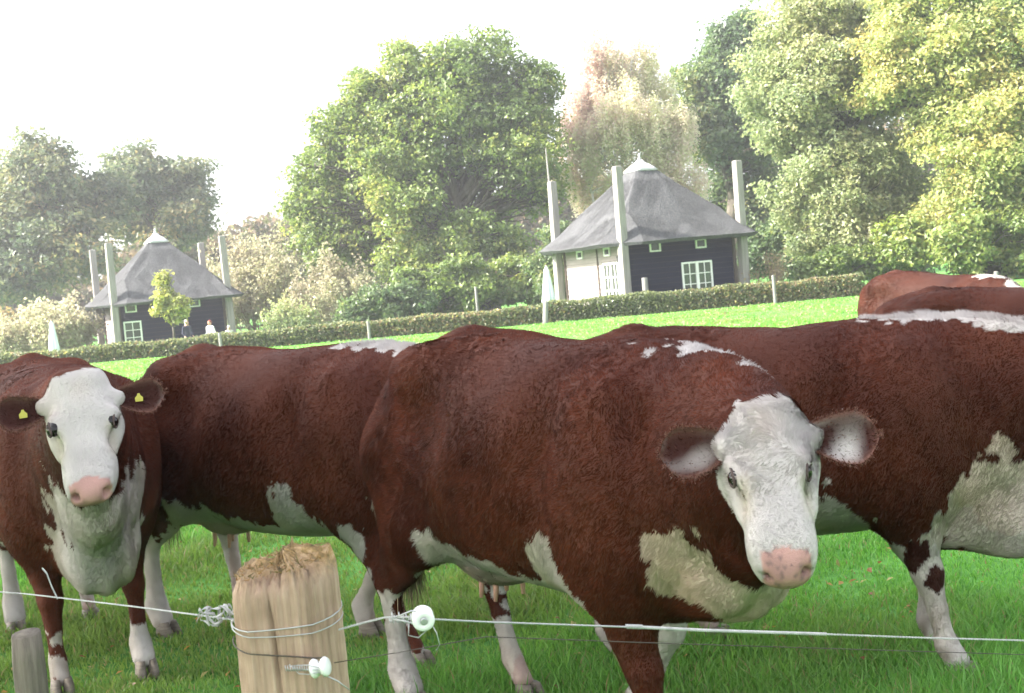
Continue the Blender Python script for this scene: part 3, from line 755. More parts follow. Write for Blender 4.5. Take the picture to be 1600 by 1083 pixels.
# ------------------------------------------------------------------ smooth bodies: distance fields turned into one mesh
class Field:
    def __init__(s, lo, hi, h):
        s.lo, s.h = np.array(lo, float), h
        s.n = np.ceil((np.array(hi) - s.lo) / h).astype(int) + 1
        s.f = np.full(s.n, 1.0, dtype=np.float32)
        s.prims = []
    def grid(s, lo, hi):
        i0 = np.clip(np.floor((lo - s.lo) / s.h).astype(int), 0, s.n); i1 = np.clip(np.ceil((hi - s.lo) / s.h).astype(int) + 1, 0, s.n)
        ax = [(s.lo[k] + s.h * np.arange(i0[k], i1[k])).astype(np.float32) for k in range(3)]
        X, Y, Z = np.meshgrid(*ax, indexing='ij')
        return tuple(slice(i0[k], i1[k]) for k in range(3)), np.stack([X, Y, Z], -1)
    def cone(s, a, b, ra, rb, up=(0, 0, 1), k=.05, p=2.0, sub=False, group=None):
        """Tapered capsule; ra, rb are (sideways, up) radii or one number."""
        a, b = np.array(a, float), np.array(b, float)
        ra = np.array(ra if hasattr(ra, '__len__') else (ra, ra), float); rb = np.array(rb if hasattr(rb, '__len__') else (rb, rb), float)
        pr = (a, b, ra, rb, np.array(up, float), p)
        m = max(ra.max(), rb.max()) + k + .06
        sl, P = s.grid(np.minimum(a, b) - m, np.maximum(a, b) + m)
        if P.size == 0: return
        d = s.dist(pr, P)
        f = s.f[sl]
        if sub:
            d = -d; hh = np.maximum(k - np.abs(f - d), 0) / k
            s.f[sl] = np.maximum(f, d) + hh * hh * k * .25
        else:
            hh = np.maximum(k - np.abs(f - d), 0) / k
            s.f[sl] = np.minimum(f, d) - hh * hh * k * .25
        if not sub: s.prims.append((pr, group))
    def ball(s, c, r, k=.05, up=(0, 0, 1), group=None, sub=False):
        """Ellipsoid with radii (x, y, z)."""
        r = np.array(r if hasattr(r, '__len__') else (r, r, r), float); c = np.array(c, float)
        sl, P = s.grid(c - r - k - .06, c + r + k + .06)
        if P.size == 0: return
        q = (P - c) / r; L = np.sqrt((q * q).sum(-1)); d = (L - 1) * r.min()
        f = s.f[sl]
        if sub:
            d = -d; hh = np.maximum(k - np.abs(f - d), 0) / k; s.f[sl] = np.maximum(f, d) + hh * hh * k * .25
        else:
            hh = np.maximum(k - np.abs(f - d), 0) / k; s.f[sl] = np.minimum(f, d) - hh * hh * k * .25
    @staticmethod
    def dist(pr, P):
        a, b, ra, rb, up, p = pr
        ab = b - a; L2 = float(ab @ ab) + 1e-12; L = math.sqrt(L2); t_ = ab / L
        side = np.cross(up, t_)
        if np.linalg.norm(side) < 1e-4: side = np.cross(np.array([0, 1., 0]), t_)
        side /= np.linalg.norm(side); u = np.cross(t_, side)
        v = P - a
        tt = np.clip((v @ ab) / L2, 0, 1)
        ax = v @ t_ - tt * L; sd = v @ side; ud = v @ u
        r0 = ra[0] + (rb[0] - ra[0]) * tt; r1 = ra[1] + (rb[1] - ra[1]) * tt
        rm = np.minimum(r0, r1)
        if p == 2.0: q = np.sqrt((sd / r0) ** 2 + (ud / r1) ** 2 + (ax / (.5 * (r0 + r1))) ** 2)
        else: q = (np.abs(sd / r0) ** p + np.abs(ud / r1) ** p + np.abs(ax / (.5 * (r0 + r1))) ** p) ** (1 / p)
        return (q - 1) * rm
    def mesh(s):
        f = s.f; n = np.array(f.shape)
        neg = f < 0
        c = [(i, j, k) for i in (0, 1) for j in (0, 1) for k in (0, 1)]
        def cor(A, o): return A[o[0]:n[0]-1+o[0], o[1]:n[1]-1+o[1], o[2]:n[2]-1+o[2]]
        cnt = np.zeros(n - 1, np.int8)
        for o in c: cnt += cor(neg, o)
        act = (cnt > 0) & (cnt < 8)
        I = np.argwhere(act); idx = np.full(n - 1, -1, np.int64); idx[act] = np.arange(len(I))
        vals = {o: f[I[:, 0] + o[0], I[:, 1] + o[1], I[:, 2] + o[2]] for o in c}
        acc = np.zeros((len(I), 3)); w = np.zeros(len(I))
        for o in c:
            for ax in range(3):
                if o[ax] == 0:
                    o2 = tuple(1 if q == ax else o[q] for q in range(3))
                    a, b = vals[o], vals[o2]; m = (a < 0) != (b < 0)
                    t = np.where(m, a / np.where(m, a - b, 1), 0)
                    pt = np.array(o, float)[None] + t[:, None] * np.eye(3)[ax][None]
                    acc[m] += pt[m]; w[m] += 1
        V = s.lo + (I + acc / w[:, None]) * s.h
        quads = []
        for ax in range(3):
            u, v = [(1, 2), (2, 0), (0, 1)][ax]
            sl0 = [slice(1, n[q] - 1) for q in range(3)]; sl0[ax] = slice(0, n[ax] - 1); sl1 = list(sl0); sl1[ax] = slice(1, n[ax])
            A, B = neg[tuple(sl0)], neg[tuple(sl1)]
            E = np.argwhere(A != B) ; E = E + np.array([0 if q == ax else 1 for q in range(3)])
            sg = neg[E[:, 0], E[:, 1], E[:, 2]]
            eu, ev = np.eye(3, dtype=int)[u], np.eye(3, dtype=int)[v]
            q = [idx[tuple((E - d).T)] for d in (eu * 0, eu, eu + ev, ev)]
            Q = np.stack(q, 1); Q[sg] = Q[sg][:, ::-1]
            quads.append(Q[:, ::-1])
        F = np.concatenate(quads); F = F[(F >= 0).all(1)]
        return V, F[:, ::-1] if s._flip(V, F) else F
    @staticmethod
    def _flip(V, F):
        c = V.mean(0); nrm = np.cross(V[F[:, 2]] - V[F[:, 0]], V[F[:, 3]] - V[F[:, 1]])
        return ((V[F[:, 0]] - c) * nrm).sum() < 0

def relax(V, F, it=2, lam=.5):
    for _ in range(it):
        acc = np.zeros_like(V); w = np.zeros(len(V))
        for k in range(4):
            a, b = F[:, k], F[:, (k + 1) % 4]
            np.add.at(acc, a, V[b]); np.add.at(acc, b, V[a]); np.add.at(w, a, 1); np.add.at(w, b, 1)
        V = V + lam * (acc / np.maximum(w, 1)[:, None] - V)
    return V

def vnormals(V, F):
    fn = np.cross(V[F[:, 2]] - V[F[:, 0]], V[F[:, 3]] - V[F[:, 1]])
    nr = np.zeros_like(V)
    for k in range(4): np.add.at(nr, F[:, k], fn)
    return nr / (np.linalg.norm(nr, axis=1)[:, None] + 1e-12), np.linalg.norm(fn, axis=1) * .5

# ------------------------------------------------------------------ cow
def mat_hide(name, rough=.75, sheen=.25):
    m, nt, b = new_mat(name)
    c = nt.nodes.new('ShaderNodeVertexColor'); c.layer_name = 'Col'
    nt.links.new(c.outputs['Color'], b.inputs['Base Color'])
    b.inputs['Roughness'].default_value = rough
    b.inputs['Specular IOR Level'].default_value = .25
    mr = nt.nodes.new('ShaderNodeMapRange'); mr.inputs['To Min'].default_value = .3; mr.inputs['To Max'].default_value = rough
    nt.links.new(c.outputs['Alpha'], mr.inputs['Value']); nt.links.new(mr.outputs[0], b.inputs['Roughness'])
    tc = nt.nodes.new('ShaderNodeTexCoord'); n = N(nt, 'ShaderNodeTexNoise', scale=170, detail=4, rough=.7)
    nt.links.new(tc.outputs['Object'], n.inputs['Vector'])
    bp = nt.nodes.new('ShaderNodeBump'); bp.inputs['Strength'].default_value = .35; bp.inputs['Distance'].default_value = .006
    nt.links.new(n.outputs[0], bp.inputs['Height']); nt.links.new(bp.outputs[0], b.inputs['Normal'])
    return m

def mat_fur():
    m, nt, b = new_mat('coat_hair')
    c = nt.nodes.new('ShaderNodeVertexColor'); c.layer_name = 'Col'
    nt.links.new(c.outputs['Color'], b.inputs['Base Color'])
    b.inputs['Roughness'].default_value = .65; b.inputs['Specular IOR Level'].default_value = .06
    t = nt.nodes.new('ShaderNodeBsdfTranslucent'); nt.links.new(c.outputs['Color'], t.inputs[0])
    mx = nt.nodes.new('ShaderNodeMixShader'); mx.inputs[0].default_value = .22
    out = nt.nodes['Material Output']
    nt.links.new(b.outputs[0], mx.inputs[1]); nt.links.new(t.outputs[0], mx.inputs[2]); nt.links.new(mx.outputs[0], out.inputs[0])
    return m

M_HIDE, M_FUR = mat_hide('hide'), mat_fur()
M_EAR = mat_hide('ear_skin', .8)
m_, nt_, b_ = new_mat('eye'); b_.inputs['Base Color'].default_value = (.008, .005, .005, 1); b_.inputs['Roughness'].default_value = .12; b_.inputs['Specular IOR Level'].default_value = .4
M_EYE = m_
M_LID = mat_noise('eyelid_skin', [(.3, (.035, .022, .02)), (.7, (.09, .062, .056))], 30, 3, rough=.6)
M_HOOF = mat_noise('hoof', [(.3, (.10, .085, .07)), (.7, (.26, .22, .18))], 12, 4, (1, 1, 6), .6, .3, 20)
M_TEAT = mat_noise('teat_skin', [(.3, (.42, .22, .17)), (.7, (.55, .32, .26))], 8, 3, rough=.6)
M_TAG = mat_noise('yellow_tag', [(.3, (.36, .33, .05)), (.7, (.46, .43, .08))], 10, 3, rough=.45)

BROWN = np.array([.070, .0162, .0080]); BROWN2 = np.array([.142, .040, .0175]); BROWN3 = np.array([.028, .0066, .0044])
WHITE = np.array([.47, .435, .42]); CREAM = np.array([.50, .365, .285]); PINK = np.array([.40, .225, .20])

def nrmz(v):
    v = np.array(v, float); return v / np.linalg.norm(v)

LEGS = ('fr', 'fl', 'hr', 'hl')

def cow(label, loc, heading, head, legs=None, white_z=None, patches=(), spots=(), scale=1.0, topshift=0.0, frontdrop=0.0, belly=0.0, hscale=.92, earscale=1.0, hw=1.0, chest_white=None, ls=1.0, band=.08, bandx=(-.56, .42),
        voxel=.0125, fur=110000, seed=1, tags=False, curly=0.0, tail_dx=0.0, tail_white=True, speckle=0.0, group='red and white cows in the pasture', tint=1.0, brisk=0.0, head_world=True, dark_ear=False, crest=None, neck_r=1.0):
    r = np.random.default_rng(seed)
    gz = float(ground_z(loc[0], loc[1]))
    root = thing('cow', label, 'cow', (loc[0], loc[1], gz), heading, group)
    Rw = np.array(Matrix.Rotation(heading, 3, 'Z')); org = np.array([loc[0], loc[1], gz])
    def toloc(p): return Rw.T @ (np.array(p, float) - org)
    def dloc(v): return Rw.T @ np.array(v, float)
    s = scale
    fld = Field(np.array([-1.25, -.75, -.05]) * s, np.array([2.15, .75, 1.75]) * s, voxel)
    # torso
    tx = np.array([-.86, -.78, -.62, -.42, -.15, .15, .40, .60, .76, .90])
    top = np.array([1.30, 1.38, 1.43, 1.43, 1.41, 1.40, 1.41, 1.41, 1.35, 1.25]) + topshift
    tx = tx * ls
    bot = np.array([.98, .82, .70, .63, .56 - belly, .55 - belly, .585, .60, .63, .72])
    wid = np.array([.13, .22, .285, .315, .375, .375, .325, .285, .24, .17])
    top = top - frontdrop * sstep(-.4, .7, tx / ls)
    band_bot = bot.copy(); xs = np.linspace(tx[0], tx[-1], 15)
    tp, bt, wd = np.interp(xs, tx, top), np.interp(xs, tx, bot), np.interp(xs, tx, wid)
    for i in range(14):
        a = (xs[i], 0, (tp[i] + bt[i]) / 2); b = (xs[i+1], 0, (tp[i+1] + bt[i+1]) / 2)
        fld.cone(np.array(a) * s, np.array(b) * s, np.array([wd[i], (tp[i] - bt[i]) / 2]) * s, np.array([wd[i+1], (tp[i+1] - bt[i+1]) / 2]) * s, k=.05, p=2.25)
    zt = lambda x: float(np.interp(x * ls, tx, top))
    for sg in (-1, 1):
        fld.ball(np.array([-.56 * ls, sg * .222, zt(-.56) - .10]) * s, np.array([.11, .07, .07]) * s, k=.13)      # hook bone
        fld.ball(np.array([-.82 * ls, sg * .12, zt(-.82) - .10]) * s, np.array([.08, .06, .07]) * s, k=.08)       # pin bone
        fld.ball(np.array([.58 * ls, sg * .245, zt(.5) - .40]) * s, np.array([.17, .105, .31]) * s, k=.07)
        fld.ball(np.array([.34 * ls, sg * .455, zt(.3) - .30]) * s, np.array([.07, .13, .22]) * s, k=.10, sub=True)    # hollow behind the shoulder
        fld.ball(np.array([.83 * ls, sg * .31, zt(.6) - .26]) * s, np.array([.06, .14, .18]) * s, k=.08, sub=True)    # neck groove before the shoulder          # shoulder
        fld.ball(np.array([-.36 * ls, sg * .42, zt(-.36) - .24]) * s, np.array([.11, .09, .11]) * s, k=.12, sub=True)   # flank hollow
    fld.cone(np.array([-.85 * ls, 0, zt(-.85) - .02]) * s, np.array([-.55 * ls, 0, zt(-.55) - .02]) * s, .05 * s, .05 * s, k=.08)
    # neck and head
    hp = toloc(head['pos']) if head_world else np.array(head['pos'], float)
    f = nrmz(dloc(head['f'])) if head_world else nrmz(head['f'])
    n0 = dloc(head['n']) if head_world else np.array(head['n'], float)
    n = nrmz(n0 - f * (n0 @ f)); l = np.cross(n, f)         # f along the nose, n out of the forehead, l to the cow's own left
    hs = hscale * s
    def H(x, y, z): return hp + hs * (x * f + y * hw * l + z * n)
    A = np.array([.66 * ls, 0, 1.05 + topshift * .5 - frontdrop * .8]) * s; Bp = H(.08, 0, -.15)
    mid = (A + Bp) / 2 + np.array([.10, 0, .03]) * s
    ts = np.linspace(0, 1, 8)
    curve_n = [(1-t)**2 * A + 2*t*(1-t) * mid + t*t * Bp for t in ts]
    nup = [nrmz((1-t) * np.array([.35, 0, 1.]) + t * np.array([.05, 0, 1.])) for t in ts]
    rs = [(.215*(1-t)**1.1 + .105*(1-(1-t)**1.1)) * s * neck_r for t in ts]; rv = [(.33*(1-t) + .12*t) * s * neck_r for t in ts]
    for i in range(7):
        fld.cone(curve_n[i], curve_n[i+1], (rs[i], rv[i]), (rs[i+1], rv[i+1]), up=nup[i], k=.07, group='neck')
    throat = H(.10, 0, -.26); bris = np.array([.90 * ls, 0, .70 - brisk]) * s; bl = np.array([.66 * ls, 0, .615 - brisk * .6]) * s
    fld.cone(throat, (throat * .45 + bris * .55), (.055 * s, .09 * s), (.085 * s, .12 * s), k=.10, group='chest')
    fld.cone((throat * .45 + bris * .55), bris, (.085 * s, .12 * s), (.13 * s, .14 * s), k=.10, group='chest')
    fld.cone(bris, bl, (.13 * s, .13 * s), (.12 * s, .08 * s), k=.10, group='chest')
    hd = [((.00, 0, -.095), (.10, 0, -.09), (.100, .088), (.120, .095)), ((.10, 0, -.09), (.20, 0, -.095), (.120, .095), (.126, .097)),
          ((.20, 0, -.095), (.34, 0, -.085), (.126, .097), (.098, .082)), ((.34, 0, -.085), (.46, 0, -.08), (.098, .082), (.098, .074)),
          ((.46, 0, -.08), (.51, 0, -.085), (.098, .074), (.094, .066)),
          ((.10, 0, -.20), (.30, 0, -.165), (.066, .07), (.058, .055)), ((.30, 0, -.165), (.47, 0, -.135), (.058, .05), (.056, .045))]
    hfirst = len(fld.prims)
    for a, b, ra, rb in hd:
        fld.cone(H(*a), H(*b), np.array(ra) * hs * (hw, 1), np.array(rb) * hs * (hw, 1), up=n, k=.02, p=2.7, group='head')
    fld.cone(H(-.035, -.045, -.06), H(-.035, .045, -.06), (.075 * hs, .07 * hs), (.075 * hs, .07 * hs), up=n, k=.05, group='head')
    for sg in (-1, 1):
        fld.cone(H(.16, sg * .115, -.045), H(.215, sg * .104, -.04), .030 * hs, .026 * hs, k=.03, group='head')   # brow
        fld.cone(H(.15, sg * .085, -.17), H(.28, sg * .07, -.15), .06 * hs, .05 * hs, k=.05, group='head')        # cheek
        fld.cone(H(.04, sg * .10, -.09), H(.045, sg * .150, -.085), .042 * hs, .034 * hs, k=.04, group='head')     # ear root
        fld.cone(H(.545, sg * .050, -.070), H(.575, sg * .066, -.050), .016 * hs, .017 * hs, k=.012, sub=True)    # nostril
        fld.cone(H(.225, sg * .13, -.075), H(.30, sg * .105, -.085), .016 * hs, .014 * hs, k=.05, sub=True)       # hollow below the eye
    # legs
    legs = legs or {}
    wz = dict(fr=.3, fl=.3, hr=.45, hl=.45); wz.update(white_z or {})
    leg_first = {}
    hooves = []
    for nm in LEGS:
        sg = -1 if nm[1] == 'r' else 1
        dx, dy, dz = (tuple(legs.get(nm, (0, 0))) + (0,))[:3]
        g = 'leg_' + nm
        if nm[0] == 'h':
            J = [(-.60, .17 * sg, 1.02 + topshift), (-.50 + .35 * dx, .225 * sg, .78), (-.80 + .62 * dx, .185 * sg + .5 * dy, .505 + dz), (-.775 + .94 * dx, .175 * sg + .95 * dy, .155 + dz), (-.735 + dx, .175 * sg + dy, .085 + dz), (-.70 + dx, .175 * sg + dy, .035 + dz)]
            rad = [(.14, .27), (.105, .165), (.047, .075), (.040, .044), (.047, .052), (.05, .055)]
            J = [(np.array(j) + np.array([-.62 * (ls - 1) * -1, 0, 0])) * s for j in J]
            fld.cone(J[0], J[1], np.array(rad[0]) * s, np.array(rad[1]) * s, up=(1, 0, 0), k=.10, group=g)
            m1 = (J[1] * .45 + J[2] * .55)
            fld.cone(J[1], m1, np.array(rad[1]) * s, np.array((.062, .10)) * s, up=(1, 0, 0), k=.06, group=g)
            fld.cone(m1, J[2], np.array((.062, .10)) * s, np.array(rad[2]) * s, up=(1, 0, 0), k=.03, group=g)
            fld.cone(J[2] + np.array([-.045, 0, .035]) * s, J[2], .026 * s, .04 * s, k=.04, group=g)
            seq = ((2, 3), (3, 4), (4, 5))
            cm = (J[2] + J[3]) / 2
            fld.cone(J[2], cm, (.044 * s, .062 * s), (.032 * s, .040 * s), up=(1, 0, 0), k=.02, group=g)
            fld.cone(cm, J[3], (.032 * s, .040 * s), (.042 * s, .048 * s), up=(1, 0, 0), k=.02, group=g)
            fld.cone(J[3], J[4], (.045 * s, .05 * s), (.047 * s, .05 * s), up=(1, 0, 0), k=.02, group=g)
        else:
            J = [(.58, .20 * sg, 1.0), (.50 + .15 * dx, .20 * sg, .73), (.545 + .52 * dx, .175 * sg + .5 * dy, .415 + dz), (.535 + .95 * dx, .17 * sg + .95 * dy, .145 + dz), (.565 + dx, .17 * sg + dy, .08 + dz), (.59 + dx, .17 * sg + dy, .035 + dz)]
            J = [(np.array(j) + np.array([.55 * (ls - 1), 0, 0])) * s for j in J]
            fld.cone(J[0], J[1], (.105 * s, .20 * s), (.088 * s, .135 * s), up=(1, 0, 0), k=.10, group=g)
            m1 = J[1] * .4 + J[2] * .6
            fld.cone(J[1], m1, (.085 * s, .13 * s), (.056 * s, .072 * s), up=(1, 0, 0), k=.05, group=g)
            fld.cone(m1, J[2], (.056 * s, .072 * s), (.052 * s, .058 * s), up=(1, 0, 0), k=.03, group=g)
            cm = (J[2] + J[3]) / 2
            fld.cone(J[2], cm, (.052 * s, .058 * s), (.034 * s, .038 * s), up=(1, 0, 0), k=.02, group=g)
            fld.cone(cm, J[3], (.034 * s, .038 * s), (.042 * s, .046 * s), up=(1, 0, 0), k=.02, group=g)
            fld.cone(J[3], J[4], (.044 * s, .048 * s), (.046 * s, .05 * s), up=(1, 0, 0), k=.02, group=g)
        hooves.append((J[4], J[5]))
    # udder
    fld.ball(np.array([-.46 * ls, 0, .615 - belly * .5]) * s, np.array([.17, .145, .115]) * s, k=.08)
    # tail
    tl = [(-.87 * ls, 0, zt(-.86) - .05), (-.065 - .87 * ls, .0, zt(-.86) - .14), (-.085 - .87 * ls, tail_dx * .4, .95), (-.07 - .87 * ls, tail_dx, .66)]
    for i in range(3): fld.cone(np.array(tl[i]) * s, np.array(tl[i+1]) * s, (.036, .030, .022, .018)[i] * s, (.036, .030, .022, .018)[i+1] * s, k=.02, group='tail')
    # skin folds and small unevenness
    idx = np.argwhere(np.abs(fld.f) < .05)
    P = fld.lo + idx * fld.h
    dsp = .0035 * noise_a(P, 9) + .002 * noise_b(P, 24)
    br = sstep(.30, .05, np.linalg.norm((P - bris) * np.array([1, 1, .8]), axis=1))
    dsp += br * .011 * np.sin(P[:, 1] / s * 62 + P[:, 2] * 14 + 2 * noise_c(P, 3)) 
    tx_ = sstep(.35, .55, P[:, 0] / s) * sstep(.5, .8, P[:, 2] / s)
    dsp += tx_ * .002 * np.sin(P[:, 0] * 50 + P[:, 2] * 16 + 1.5 * noise_b(P, 4))
    fld.f[idx[:, 0], idx[:, 1], idx[:, 2]] += dsp.astype(np.float32)
    V, F = fld.mesh()
    V = relax(V, F, 2, .5)
    Nn, area = vnormals(V, F)

    prims = fld.prims
    gd = {}
    def gdist(P, g):
        d = np.full(len(P), 9.0)
        for pr, gg in prims:
            if gg == g: d = np.minimum(d, Field.dist(pr, P))
        return d
    def hide(P):
        """Coat colour at points of the cow (own coordinates)."""
        e = .022 * noise_a(P, 16) + .018 * noise_b(P, 38) + .014 * noise_c(P, 90)
        t = np.clip(.45 + .22 * noise_b(P, 3.1) + .15 * noise_c(P, 14) , 0, 1)[:, None]
        col = BROWN3 * (1 - t) + BROWN2 * t; col = (col * .45 + BROWN * .55) * tint
        alpha = np.ones(len(P))
        xx = P[:, 0] / s / ls
        w = (P[:, 2] / s + e * .7 - np.interp(P[:, 0] / s, tx, band_bot) < band + .05 * noise_a(P, 5)) & (xx > bandx[0]) & (xx < bandx[1]) & (P[:, 2] < .8 * s); cream = np.zeros(len(P))
        for a, b, rr, cr in list(patches) + ([((throat * .43 + bris * .57) / s / (ls, 1, 1), bris / s / (ls, 1, 1), chest_white[0], chest_white[1])] if chest_white else []):
            a_, b_ = np.array(a, float) * s * (ls, 1, 1), np.array(b, float) * s * (ls, 1, 1)
            q = P - a_; ab = b_ - a_; tt = np.clip((q @ ab) / (ab @ ab + 1e-9), 0, 1)
            m = np.linalg.norm(q - tt[:, None] * ab, axis=1) - rr * s + e * .9 < 0
            w |= m; cream = np.where(m, np.maximum(cream, cr), cream)
        if crest is not None:
            a_, b_, rr = np.array(crest[0], float) * s * (ls, 1, 1), np.array(crest[1], float) * s * (ls, 1, 1), crest[2] * s
            q = P - a_; ab = b_ - a_; tt = np.clip((q @ ab) / (ab @ ab + 1e-9), 0, 1)
            w |= np.linalg.norm(q - tt[:, None] * ab, axis=1) - rr + e < 0
        hx = (P - hp) @ f / hs; hy = (P - hp) @ l / hs / hw; hz = (P - hp) @ n / hs
        dh = gdist(P, 'head')
        isH = (dh < .030) & (hx > -.11) & (hx < .66)
        w |= isH & (hx + .35 * hz + e > -.085) & (hz > -.235)
        for nm in LEGS:
            d = gdist(P, 'leg_' + nm)
            m = (d < .025) & (P[:, 2] / s < wz[nm] + e * 2.2)
            w |= m; cream = np.where(m, .12, cream)
        ud = (np.abs(xx + .46) < .21) & (P[:, 2] / s < .60 - belly * .5) & (np.abs(P[:, 1]) < .2 * s)
        w |= ud
        cv = np.clip(cream + .12 * noise_a(P, 11), 0, 1)[:, None]
        wc = WHITE * (1 - cv) + CREAM * cv
        wc = wc * (1 + .05 * noise_b(P, 30))[:, None]
        mud = (np.clip(.35 * noise_c(P, 21) + .25 * noise_a(P, 55) - .1, 0, 1) * sstep(.42, .06, P[:, 2] / s))[:, None]
        wc = wc * (1 - .7 * mud) + np.array([.16, .12, .08]) * .7 * mud
        col = np.where(w[:, None], wc, col)
        col = np.where(ud[:, None] & w[:, None], wc * .6 + PINK * .4, col)
        for c0, r0 in spots:
            m = np.linalg.norm(P - np.array(c0) * s, axis=1) + e * .45 < r0 * s
            col = np.where(m[:, None], BROWN3 * 1.2, col)
        # face: forehead tuft stain, tear lines, pink muzzle, dark nostrils and eyelids
        st = isH & (hz > -.1)
        tuft = np.exp(-(((hx - .03) / .07) ** 2 + (hy / .05) ** 2)) * st
        col = col * (1 - .22 * tuft[:, None]) + CREAM * .8 * .22 * tuft[:, None]
        tear = np.exp(-(((np.abs(hy) - .10) / .022) ** 2)) * sstep(.20, .24, hx) * sstep(.42, .33, hx) * isH
        col = col * (1 - .3 * tear[:, None]) + np.array([.45, .36, .22]) * .3 * tear[:, None]
        pad = isH & (hx > .492 + .2 * np.abs(hy)) & (hz > -.135) & (np.abs(hy) < .078)
        pn = np.clip(.5 + .5 * noise_a(P, 60), 0, 1)[:, None]
        pk = PINK * (.85 + .3 * pn)
        if speckle: pk = np.where((noise_b(P, 330) > 1.45 - speckle)[:, None], np.array([.21, .125, .12]), pk)
        col = np.where(pad[:, None], pk, col); alpha = np.where(pad, .35, alpha)
        lip = isH & (hx > .42) & (hz < -.135) & (hz > -.152)
        col = np.where(lip[:, None], np.array([.25, .15, .13]), col)
        for sg in (-1, 1):
            q = np.linalg.norm(P - H(.565, sg * .060, -.058), axis=1) / hs
            m = np.clip(1 - q / .026, 0, 1)[:, None] * isH[:, None]
            col = col * (1 - .9 * m) + np.array([.05, .02, .02]) * .9 * m
            q = np.linalg.norm(P - H(.195, sg * .122, -.062), axis=1) / hs
            m = np.clip(1.9 - q / .024, 0, 1)[:, None] * isH[:, None]
            col = col * (1 - .8 * m) + np.array([.13, .085, .08]) * .8 * m
        return np.clip(col, .004, .85), w, isH, alpha, pad
    col, w, isH, alpha, pad = hide(V)
    body = mesh_np('body', V, F, M_HIDE, root, np.concatenate([col, alpha[:, None]], 1))
    # ---- coat hair: thin blades rooted all over the hide
    wt = area * np.where((Nn[F[:, 0]] @ (Rw.T @ np.array([-loc[0], -loc[1], .3 - 0 * gz]))) > -.2 * np.hypot(loc[0], loc[1]), 1.0, .3)
    wt = wt * np.where(isH[F[:, 0]], 2.0, 1.0)
    n_f = fur
    q = r.choice(len(F), n_f, p=wt / wt.sum())
    u, v = r.random((2, n_f, 1))
    P = (V[F[q, 0]] * (1-u) + V[F[q, 1]] * u) * (1-v) + (V[F[q, 3]] * (1-u) + V[F[q, 2]] * u) * v
    nn = (Nn[F[q, 0]] * (1-u) + Nn[F[q, 1]] * u) * (1-v) + (Nn[F[q, 3]] * (1-u) + Nn[F[q, 2]] * u) * v
    nn /= np.linalg.norm(nn, axis=1)[:, None] + 1e-9
    col, w, isH, al, pad = hide(P)
    flow = np.tile(np.array([-.55, 0, -.85]), (n_f, 1))
    hx = (P - hp) @ f / hs; hy = (P - hp) @ l / hs / hw; hz = (P - hp) @ n / hs
    flow = np.where(isH[:, None], (f * (hx - .15)[:, None] * 3 + l * (hy)[:, None] * 4), flow)
    swirl = np.stack([noise_a(P, 5), noise_b(P, 5), noise_c(P, 5)], 1) * .45
    curl = np.stack([noise_b(P, 26), noise_c(P, 26), noise_a(P, 26)], 1)
    cw = np.full(n_f, .28 + curly * .1)
    fore = isH & (hz > -.15) & (r.random(n_f) < sstep(.30, .08, hx + .04 * noise_b(P, 30)))
    cw = np.where(fore, .35 + curly * 1.45, cw)
    curl2 = np.stack([noise_b(P, 140), noise_c(P, 140), noise_a(P, 140)], 1)
    flow = flow + swirl + curl * cw[:, None] + np.stack([noise_c(P, 110), noise_a(P, 110), noise_b(P, 110)], 1) * (.2 + .1 * curly) + np.where(fore[:, None], curl2 * curly * .5, 0) + r.normal(0, .22, (n_f, 3))
    flow -= nn * (flow * nn).sum(1)[:, None]; flow /= np.linalg.norm(flow, axis=1)[:, None] + 1e-9
    Lh = .017 * np.clip(1 + .3 * noise_b(P, 8), .5, 1.6) * r.uniform(.6, 1.3, n_f)
    Lh = np.where(isH, .0055, Lh); Lh = np.where(fore, .009 + .013 * curly, Lh)
    Lh = np.where(P[:, 2] < .5 * s, .012, Lh)
    lift = np.full(n_f, .30)
    lift = np.where(fore, .14 + .08 * curly, lift)
    if crest is not None:
        a_, b_ = np.array(crest[0], float) * s * (ls, 1, 1), np.array(crest[1], float) * s * (ls, 1, 1)
        qq = P - a_; ab = b_ - a_; tt = np.clip((qq @ ab) / (ab @ ab + 1e-9), 0, 1)
        cr = (np.linalg.norm(qq - tt[:, None] * ab, axis=1) < crest[2] * 1.1 * s) & w
        Lh = np.where(cr, r.uniform(.010, .026, n_f), Lh); lift = np.where(cr, .75, lift)
    ck = (gdist(P, 'chest') < .03) & w
    Lh = np.where(ck, .016, Lh)
    tl_ = gdist(P, 'tail') < .01
    sw = tl_ & (P[:, 2] < .80 * s)
    Lh = np.where(pad, .0015, Lh)
    dirv = flow * (1 - lift[:, None] * .5) + nn * lift[:, None]; dirv /= np.linalg.norm(dirv, axis=1)[:, None]
    side = np.cross(nn, dirv); side /= np.linalg.norm(side, axis=1)[:, None] + 1e-9
    hwid = .0016 * r.uniform(.7, 1.4, n_f) * max(1.0, voxel / .0125)
    Vf = np.empty((n_f, 3, 3))
    Vf[:, 1] = P - side * hwid[:, None] - nn * .002; Vf[:, 0] = P + side * hwid[:, None] - nn * .002; Vf[:, 2] = P + dirv * Lh[:, None]
    jit = (1 + r.normal(0, .15, n_f) + .09 * noise_b(P, 60))[:, None] * np.where(w, 1, 1.12)[:, None]
    warm = np.where((r.random(n_f) < .25) & ~w, 1.35, 1.0)[:, None]
    cf = np.clip(col * np.where(w[:, None], 1 + (jit - 1) * .25, jit * warm), .004, .85)
    VV, cc = Vf.reshape(-1, 3), np.repeat(cf, 3, 0)
    cl2 = np.stack([noise_a(P, 85), noise_c(P, 85), noise_b(P, 85)], 1)
